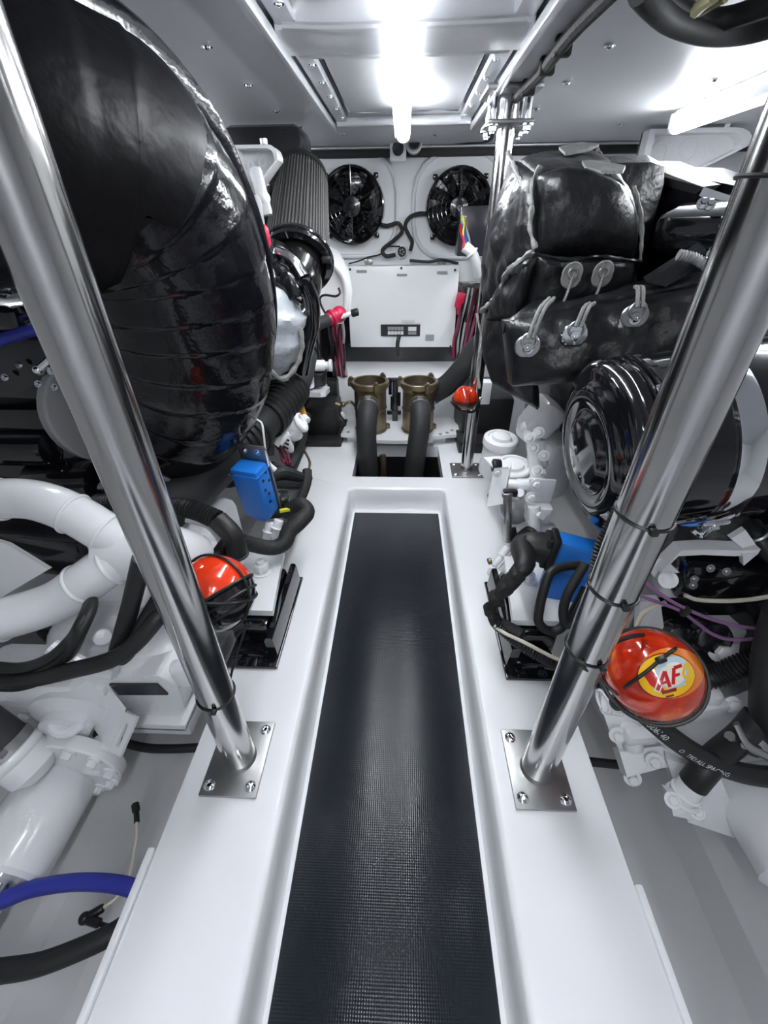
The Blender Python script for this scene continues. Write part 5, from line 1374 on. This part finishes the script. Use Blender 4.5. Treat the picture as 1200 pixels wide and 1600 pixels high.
blk('purple_wire', 'upper purple wire crossing to the right edge above the orange ball', [at(995, 900, .56), at(1020, 920, .555), at(1050, 940, .55), at(1085, 957, .545), at(1120, 970, .54), at(1165, 980, .535), at(1220, 985, .53)], .0034, 'purple', 8, 'wire')
blk('purple_wire', 'lower purple wire crossing to the right edge above the orange ball', [at(985, 925, .56), at(1020, 938, .555), at(1060, 953, .55), at(1085, 970, .545), at(1112, 990, .54), at(1140, 999, .535), at(1180, 998, .53), at(1220, 994, .53)], .0034, 'purple', 8, 'wire')
b = MB(); b.box(at(1070, 955, .545), (.012, .014, .02), rot=roty(.4), bev=.003); solo('wire_tie', b, M['black'], 'small black tie clasping the two purple wires', 'cable tie')

# fuse box on its white frame
t = thing('fuse_box', 'glossy black fuse box under a white metal frame at the right edge', 'fuse box', at(1115, 930, .64))
b = MB(); b.box(at(1115, 900, .66), (.145, .07, .095), rot=rotz(-.1), bev=.012); part('case', b, M['gloss'], t)
for q in ((1085, 905), (1110, 888), (1135, 893), (1083, 915)):
    s = MB(); s.bolt(at(*q, .615), (-.1, -1, .4), .005, .004, dome=True); part('screw', s, M['plate'], t)
t = thing('support_frame', 'grey white metal strap frame above the black fuse box', 'bracket', at(1035, 890, .64))
b = MB(); pts = [at(1034, 893, .64), at(1062, 866, .645), at(1100, 864, .64), at(1150, 866, .635), at(1185, 864, .63)]
R2 = []
for p in pts: R2.append([p + V((0, 0, .009)), p + V((0, .03, .009)), p + V((0, .03, -.005)), p + V((0, 0, -.005))])
b.rings(R2); part('strap', b, M['cast'], t)
b = MB(); b.slab([at(1160, 866, .63), at(1186, 864, .63), at(1162, 884, .63)], V((0, .012, 0))); b.slab([at(1034, 895, .64), at(1046, 880, .64), at(1062, 895, .64)], V((0, .012, 0))); part('gusset', b, M['cast'], t, stuff=True)
b = MB(); b.slab([at(1142, 842, .66), at(1165, 828, .66), at(1186, 858, .64), at(1160, 856, .64)], V((0, .012, 0))); part('ear', b, M['cast'], t)
b = MB(); b.box(at(1050, 910, .70), (.06, .06, .05), bev=.012); b.cyl(at(1044, 906, .66), at(1044, 906, .65), .018); b.slab([at(1005, 875, .66), at(1040, 872, .66), at(1030, 890, .66), at(1022, 902, .66)], V((0, .012, 0))); part('back_casting', b, M['cast'], t, stuff=True)
b = MB()
t = thing('ribbed_sleeve', 'black sleeve with pale bands at the right edge under the air cleaner', 'hose', at(1190, 850, .66))
b.tube([at(1170, 820, .70), at(1185, 840, .67), at(1200, 860, .65), at(1225, 880, .63)], .020, n=14); part('sleeve', b, M['rubber'], t)
for u, v in ((1180, 833), (1193, 850), (1205, 866)):
    s = MB(); s.torus(at(u, v, .67), V((.7, -.2, -.7)), .0205, .0045, 20, 6); part('band', s, M['plate'], t)
b = MB(); b.box(at(1090, 990, .70), (.28, .12, .16), bev=.03); b.cyl(at(1100, 985, .62), at(1120, 1000, .58), .035, bev=.008); b.cyl(at(1050, 985, .64), at(1065, 1000, .60), .03, bev=.006)
solo('starter_motor', b, M['engine'], 'black starter housing behind the purple wires', 'motor')
t = thing('engine_bracket', 'white painted engine bracket behind the purple wires at the right edge', 'bracket', at(1150, 1030, .60))
b = MB(); b.slab([at(1100, 1010, .60), at(1130, 985, .60), at(1220, 985, .60), at(1220, 1000, .59), at(1130, 1032, .58)], V((0, .05, -.01))); part('plate', b, M['cast'], t)
b = MB(); b.bolt(at(1125, 1016, .575), (0, -1, .5), .016, .014); part('bolt', b, M['white'], t)
b = MB(); b.slab([at(1000, 940, .66), at(1032, 940, .66), at(1040, 1000, .62), at(995, 1010, .60)], V((0, .02, 0))); part('web', b, M['cast'], t)

# lettered ball extinguisher
cR = V((.440, .447, .262)); rR = .075
t = cage_ball('large orange flame-printed ball with lettering at the right pillar', cR, rR, None, None)
vd = (EYE - cR).normalized()
def on_ball(u, v, h=.0008):
    """where the sight line to a printed mark meets the shell"""
    d = (ROT @ V((u - 600., 800. - v, -FPX))).normalized(); oc = EYE - cR
    bq = oc.dot(d); dd = bq * bq - (oc.dot(oc) - rR * rR)
    s_ = -bq - math.sqrt(max(0, dd)); p = EYE + d * s_
    return cR + (p - cR).normalized() * (rR + h)
def decal(name, poly, m, h, parent, n=1):
    """flat printed shape wrapped on the shell: poly in survey pixels"""
    bm = bmesh.new()
    vs = [bm.verts.new((p[0], p[1], 0)) for p in poly]
    bm.faces.new(vs)
    bmesh.ops.triangulate(bm, faces=bm.faces[:])
    for _ in range(n): bmesh.ops.subdivide_edges(bm, edges=[e for e in bm.edges if e.calc_length() > 5], cuts=1, use_grid_fill=False); bmesh.ops.triangulate(bm, faces=bm.faces[:])
    bm.verts.index_update()
    b = MB(); b.add([on_ball(p.co.x, p.co.y, h) for p in bm.verts], [tuple(q.index for q in f.verts) for f in bm.faces]); bm.free()
    return part(name, b, m, parent, sharp=180)
def ell(cx, cy, a, b_, ang=0, n=28):
    ca, sa = math.cos(ang), math.sin(ang)
    return [(cx + a * math.cos(k * 2 * math.pi / n) * ca - b_ * math.sin(k * 2 * math.pi / n) * sa, cy + a * math.cos(k * 2 * math.pi / n) * sa + b_ * math.sin(k * 2 * math.pi / n) * ca) for k in range(n)]
def pm(name, c, rough=.15): return mat(name, c, rough, coat=.5)
K_Y, K_O, K_R, K_W, K_D, K_B = pm('print_yellow', (.85, .48, .01)), pm('print_orange', (.78, .20, .01)), pm('print_red', (.55, .015, .02)), pm('print_pale', (.75, .72, .62)), pm('print_dark_red', (.22, .01, .012)), pm('print_pale_blue', (.45, .58, .66))
decal('printed_halo', ell(1048, 1052, 52, 40, -.1), K_O, .0004, t, 3)
decal('printed_emblem', ell(1040, 1056, 46, 36, .0), K_D, .0007, t, 3)
decal('printed_emblem', ell(1041, 1056, 44, 34, .0), K_Y, .0010, t, 3)
decal('printed_emblem', ell(1050, 1050, 27, 24, -.5), K_B, .0013, t, 3)
decal('printed_emblem', ell(1050, 1054, 22, 18, -.5), K_W, .00145, t, 3)
decal('printed_emblem', [(1004, 1052), (1016, 1046), (1026, 1054), (1030, 1068), (1042, 1082), (1030, 1080), (1016, 1070)], K_R, .0016, t, 3)
def stroke(pts, w):
    out = []
    for i in range(len(pts) - 1):
        (x0, y0), (x1, y1) = pts[i], pts[i + 1]; L = math.hypot(x1 - x0, y1 - y0); nx, ny = -(y1 - y0) / L * w / 2, (x1 - x0) / L * w / 2
        out.append([(x0 + nx, y0 + ny), (x1 + nx, y1 + ny), (x1 - nx, y1 - ny), (x0 - nx, y0 - ny)])
    return out
def letter(name, strokes, m, h):
    lt = None
    b = MB()
    for poly in strokes:
        bm = bmesh.new(); vs = [bm.verts.new((p[0], p[1], 0)) for p in poly]; bm.faces.new(vs)
        for _ in range(2): bmesh.ops.subdivide_edges(bm, edges=bm.edges[:], cuts=1, use_grid_fill=True)
        bmesh.ops.triangulate(bm, faces=bm.faces[:]); bm.verts.index_update()
        b.add([on_ball(p.co.x, p.co.y, h) for p in bm.verts], [tuple(q.index for q in f.verts) for f in bm.faces]); bm.free()
    return part(name, b, m, t, sharp=180)
letter('printed_letter_edge', stroke([(1026, 1080), (1038, 1047), (1047, 1075)], 10), K_W, .0019)
letter('printed_letter', stroke([(1027, 1078), (1038, 1049), (1046, 1073)], 5.5) + stroke([(1032, 1068), (1044, 1064)], 4), K_R, .0023)
letter('printed_letter', stroke([(1051, 1069), (1052, 1044), (1064, 1040)], 5.5) + stroke([(1052, 1056), (1061, 1053)], 4.5), K_R, .0021)
letter('printed_letter', stroke([(1068, 1042), (1066, 1054), (1070, 1060), (1076, 1054), (1075, 1042), (1070, 1037), (1068, 1042)], 4), K_Y, .0021)
letter('printed_words', stroke([(1034, 1082), (1056, 1076)], 5) + stroke([(1040, 1088), (1052, 1085)], 3) , K_D, .0021)
letter('printed_words', stroke([(1058, 1073), (1070, 1067)], 2.5) + stroke([(1030, 1044), (1040, 1040)], 2.5), K_B, .0021)
s = MB(); s.tube([on_ball(958, 1088, .002), on_ball(985, 1068, .003), on_ball(1010, 1050, .003), on_ball(1030, 1033, .003), on_ball(1052, 1016, .002), at(1058, 1012, .46)], .0030, n=8); part('strap', s, M['black'], t)
s = MB(); s.box(on_ball(1032, 1032, .004), (.016, .010, .010), rot=roty(-.7), bev=.003); part('buckle', s, M['black'], t)
s = MB(); vv = (EYE - cR).normalized(); s.torus(cR + V((.004, .004, -.008)), (vv + V((-.02, 0, .25))).normalized(), rR + .005, .0032, 44, 6); part('cage_hoop', s, M['black'], t)
s = MB(); s.torus(cR + V((.004, .010, -.012)), (vv + V((-.12, .1, .5))).normalized(), rR + .0062, .0028, 44, 6); part('cage_hoop', s, M['black'], t)
s = MB(); s.tube([at(950, 1012, .44), at(965, 1002, .44), at(985, 995, .45), at(1005, 992, .47)], .0036, n=8); part('hanger', s, M['black'], t)
s = MB(); s.tube([at(905, 1040, .37), at(930, 1056, .38), at(965, 1085, .41)], .0025, n=6); part('hanger', s, M['black'], t)
# small far ball on the slim pillar
cF = at(727, 622, 1.58); 
t = cage_ball('small orange ball extinguisher on the slim far pillar', cF, .047, None, None)
b = MB(); b.lathe([(.001, .049)] + [(.049 * math.sin(math.radians(a)), .049 * math.cos(math.radians(a))) for a in range(10, 82, 8)] + [(.046, .005)], cF, V((0, -.15, -1)), 32); part('lower_shell', b, pm('dark_red_shell', (.12, .012, .008)), t)
s = MB(); s.torus(cF + V((0, 0, -.006)), V((0, -.2, 1)), .049, .0025, 32, 6); part('cage_hoop', s, M['black'], t)
s = MB(); s.torus(cF, V((1, .2, 0)), .049, .0018, 32, 6); part('cage_hoop', s, M['black'], t)
s = MB(); s.tube([at(705, 627, 1.6), at(718, 640, 1.56), at(740, 643, 1.57), at(750, 625, 1.6)], .005, n=8); part('bracket_arm', s, M['black'], t)
s = MB(); s.ball(at(750, 623, 1.58), .007); part('bracket_nut', s, M['chrome'], t)

# gearbox at lower right
t = thing('gearbox', 'white painted gearbox with bolted flanges at lower right', 'gearbox', (.75, .6, -.2))
def zb(u, v, y): return at(u, v, y)
b = MB(); b.slab([zb(935, 1092, .52), zb(1000, 1075, .56), zb(1130, 1095, .56), zb(1210, 1060, .58), zb(1210, 1210, .44), zb(1120, 1200, .44), zb(985, 1200, .445), zb(955, 1150, .48)], V((.02, .16, -.08))); part('main_case', b, M['cast'], t)
b = MB(); b.slab([zb(968, 1175, .455), zb(1085, 1158, .455), zb(1092, 1185, .435), zb(980, 1215, .42)], V((.0, .02, -.02))); part('flange_edge', b, M['white'], t)
b = MB(); b.box(zb(1000, 1150, .465), (.07, .03, .035), rot=rotz(.1), bev=.01); b.cyl(zb(985, 1135, .48), zb(990, 1170, .455), .020, bev=.004); b.cyl(zb(1040, 1130, .475), zb(1044, 1165, .455), .014, bev=.003); b.box(zb(1080, 1105, .50), (.14, .05, .05), rot=rotz(.2), bev=.015); b.box(zb(1100, 1090, .51), (.05, .04, .06), bev=.012); part('cast_details', b, M['cast'], t, stuff=True)
for u, v, y in ((988, 1215, .425), (965, 1148, .47), (1065, 1170, .445), (1040, 1150, .455), (1022, 1188, .435), (950, 1105, .495), (1165, 1130, .49), (1145, 1100, .5)):
    s = MB(); s.bolt(zb(u, v, y), (-.3, -1, .6), .011, .011); part('bolt', s, M['white'], t)
b = MB(); b.cyl(zb(975, 1102, .475), zb(940, 1095, .49), .022, bev=.004); b.torus(zb(943, 1096, .485), V((1, .2, .1)), .021, .004, 24, 8); part('hose_spigot', b, M['white'], t)
b = MB(); b.slab([zb(1040, 1185, .43), zb(1120, 1210, .41), zb(1150, 1310, .36), zb(1075, 1285, .36)], V((.05, .12, -.03))); b.slab([zb(1105, 1210, .41), zb(1120, 1215, .41), zb(1148, 1285, .375), zb(1130, 1285, .375)], V((0, 0, .012))); part('lower_case', b, M['cast'], t, stuff=True)
t = thing('oil_hose_fitting', 'white hose fitting with black rubber stub on the right gearbox', 'fitting', zb(1070, 1245, .37))
b = MB(); b.cyl(zb(1062, 1250, .37), zb(1090, 1215, .385), .023, bev=.003); b.torus(zb(1072, 1238, .375), zb(1090, 1215, .385) - zb(1062, 1250, .37), .024, .004, 24, 8); b.torus(zb(1066, 1246, .372), zb(1090, 1215, .385) - zb(1062, 1250, .37), .026, .005, 24, 8); part('spigot', b, M['white'], t)
b = MB(); b.tube([zb(1083, 1224, .38), zb(1100, 1203, .39), zb(1122, 1180, .41), zb(1158, 1150, .44), zb(1185, 1120, .455)], .0245, n=20); part('rubber_stub', b, M['rubber'], t)
b = MB(); b.slab([zb(1045, 1240, .365), zb(1100, 1260, .355), zb(1100, 1285, .345), zb(1052, 1275, .345)], V((0, .02, -.01))); part('foot_plate', b, M['white'], t)
for u, v in ((1050, 1250), (1088, 1268)):
    s = MB(); s.bolt(zb(u, v, .352), (-.1, -.5, .8), .009, .008); part('bolt', s, M['white'], t)
t = thing('hydraulic_hose', 'black hydraulic hose with pale printed marks sweeping across lower right', 'hose', zb(1080, 1175, .42))
hp = [zb(962, 1100, 0.4371), zb(972, 1096, 0.4325), zb(992, 1105, 0.4278), zb(1020, 1128, 0.4185), zb(1055, 1156, 0.4092), zb(1095, 1182, 0.3999), zb(1140, 1202, 0.3906), zb(1185, 1212, 0.3860), zb(1240, 1216, 0.3813)]
b = MB(); b.tube(hp, lambda s: .0125 + .006 * min(1, s * 2.2), n=18); part('hose_wall', b, M['rubber'], t)
HP = catmull(hp, 14)
def hose_text(text, i0, size, m, lift_, off):
    cu = bpy.data.curves.new('hose_print', 'FONT'); cu.body = text; cu.size = size; cu.align_x = 'LEFT'
    ob = bpy.data.objects.new('hose_print', cu); COL.objects.link(ob)
    bpy.context.view_layer.update()
    me = bpy.data.meshes.new_from_object(ob.evaluated_get(bpy.context.evaluated_depsgraph_get()))
    COL.objects.unlink(ob); bpy.data.objects.remove(ob)
    Ls = [0.0]
    for i in range(i0 + 1, len(HP)): Ls.append(Ls[-1] + (HP[i] - HP[i - 1]).length)
    vs = []
    for p in me.vertices:
        d = min(max(p.co.x, 0), Ls[-1] - 1e-4); k = 0
        while k < len(Ls) - 2 and Ls[k + 1] < d: k += 1
        f = (d - Ls[k]) / max(1e-9, Ls[k + 1] - Ls[k]); c_ = HP[i0 + k].lerp(HP[i0 + k + 1], f); T = (HP[i0 + k + 1] - HP[i0 + k]).normalized()
        s_ = (i0 + k + f) / (len(HP) - 1); rr = .0125 + .006 * min(1, s_ * 2.2)
        vd_ = (EYE - c_); vd_ = (vd_ - T * vd_.dot(T)).normalized(); sd = vd_.cross(T)
        a = (p.co.y - size * .33) / rr + off
        vs.append(c_ + vd_ * (math.cos(a) * (rr + lift_)) + sd * (math.sin(a) * (rr + lift_)))
    b = MB(); b.add(vs, [tuple(f.vertices) for f in me.polygons])
    return part('printed_lettering', b, m, t, sharp=180)
hose_text('0108506140', 26, .0165, M['printwhite'], .0006, -.45)
hose_text('O   TFD ALL SPACING', 56, .012, M['printwhite'], .0006, -.55)
b = MB(); s0 = hp[0]
b.lathe([(.017, 0), (.018, .003), (.018, .012), (.014, .014)], zb(962, 1100, .472), hp[1] - hp[0], 20); part('end_ferrule', b, M['white'], t)
t = thing('water_hose', 'thick black hose elbow with steel clamp at the right edge', 'hose', zb(1180, 1150, .44))
b = MB(); b.tube([zb(1225, 960, .50), zb(1208, 1020, .48), zb(1202, 1080, .46), zb(1205, 1130, .445), zb(1245, 1175, .43)], .029, n=24); part('hose_wall', b, M['rubber'], t)
b = MB(); b.cyl(zb(1145, 1155, .43), zb(1185, 1175, .415), .012, bev=.003); b.cyl(zb(1140, 1150, .43), zb(1150, 1157, .43), .009); b.box(zb(1165, 1168, .42), (.05, .018, .018), rot=roty(.5), bev=.004); b.tube([zb(1150, 1130, .44), zb(1170, 1165, .415), zb(1215, 1190, .405)], .008, n=8, flat=.5); part('hose_clamp', b, M['plate'], t)
t = thing('shaft_coupling', 'white painted shaft coupling under the printed hose at the right edge', 'coupling', (.74, .3, -.2))
b = MB(); b.lathe([(.085, 0), (.09, .006), (.09, .16), (.08, .17), (.04, .17)], V((.775, .44, -.09)), V((0, -1, 0)), 40); part('sleeve', b, M['white'], t)
b = MB(); b.ball(zb(1190, 1225, .42), (.05, .06, .04)); part('rounded_cover', b, M['pvc'], t)
blk('bilge_hose', 'black hose crossing the right bilge under the white gearbox', [at(905, 1188, z=-.26), at(940, 1192, z=-.26), at(985, 1196, z=-.26), at(1030, 1195, z=-.26)], .011)
b = MB(); b.box((.98, .72, .25), (.5, .4, .3), bev=.03); b.box((1.0, .95, .45), (.5, .3, .3), bev=.03)
solo('engine_flywheel_housing', b, M['engine'], 'dark engine end behind the fuse box under the air cleaner', 'engine part')
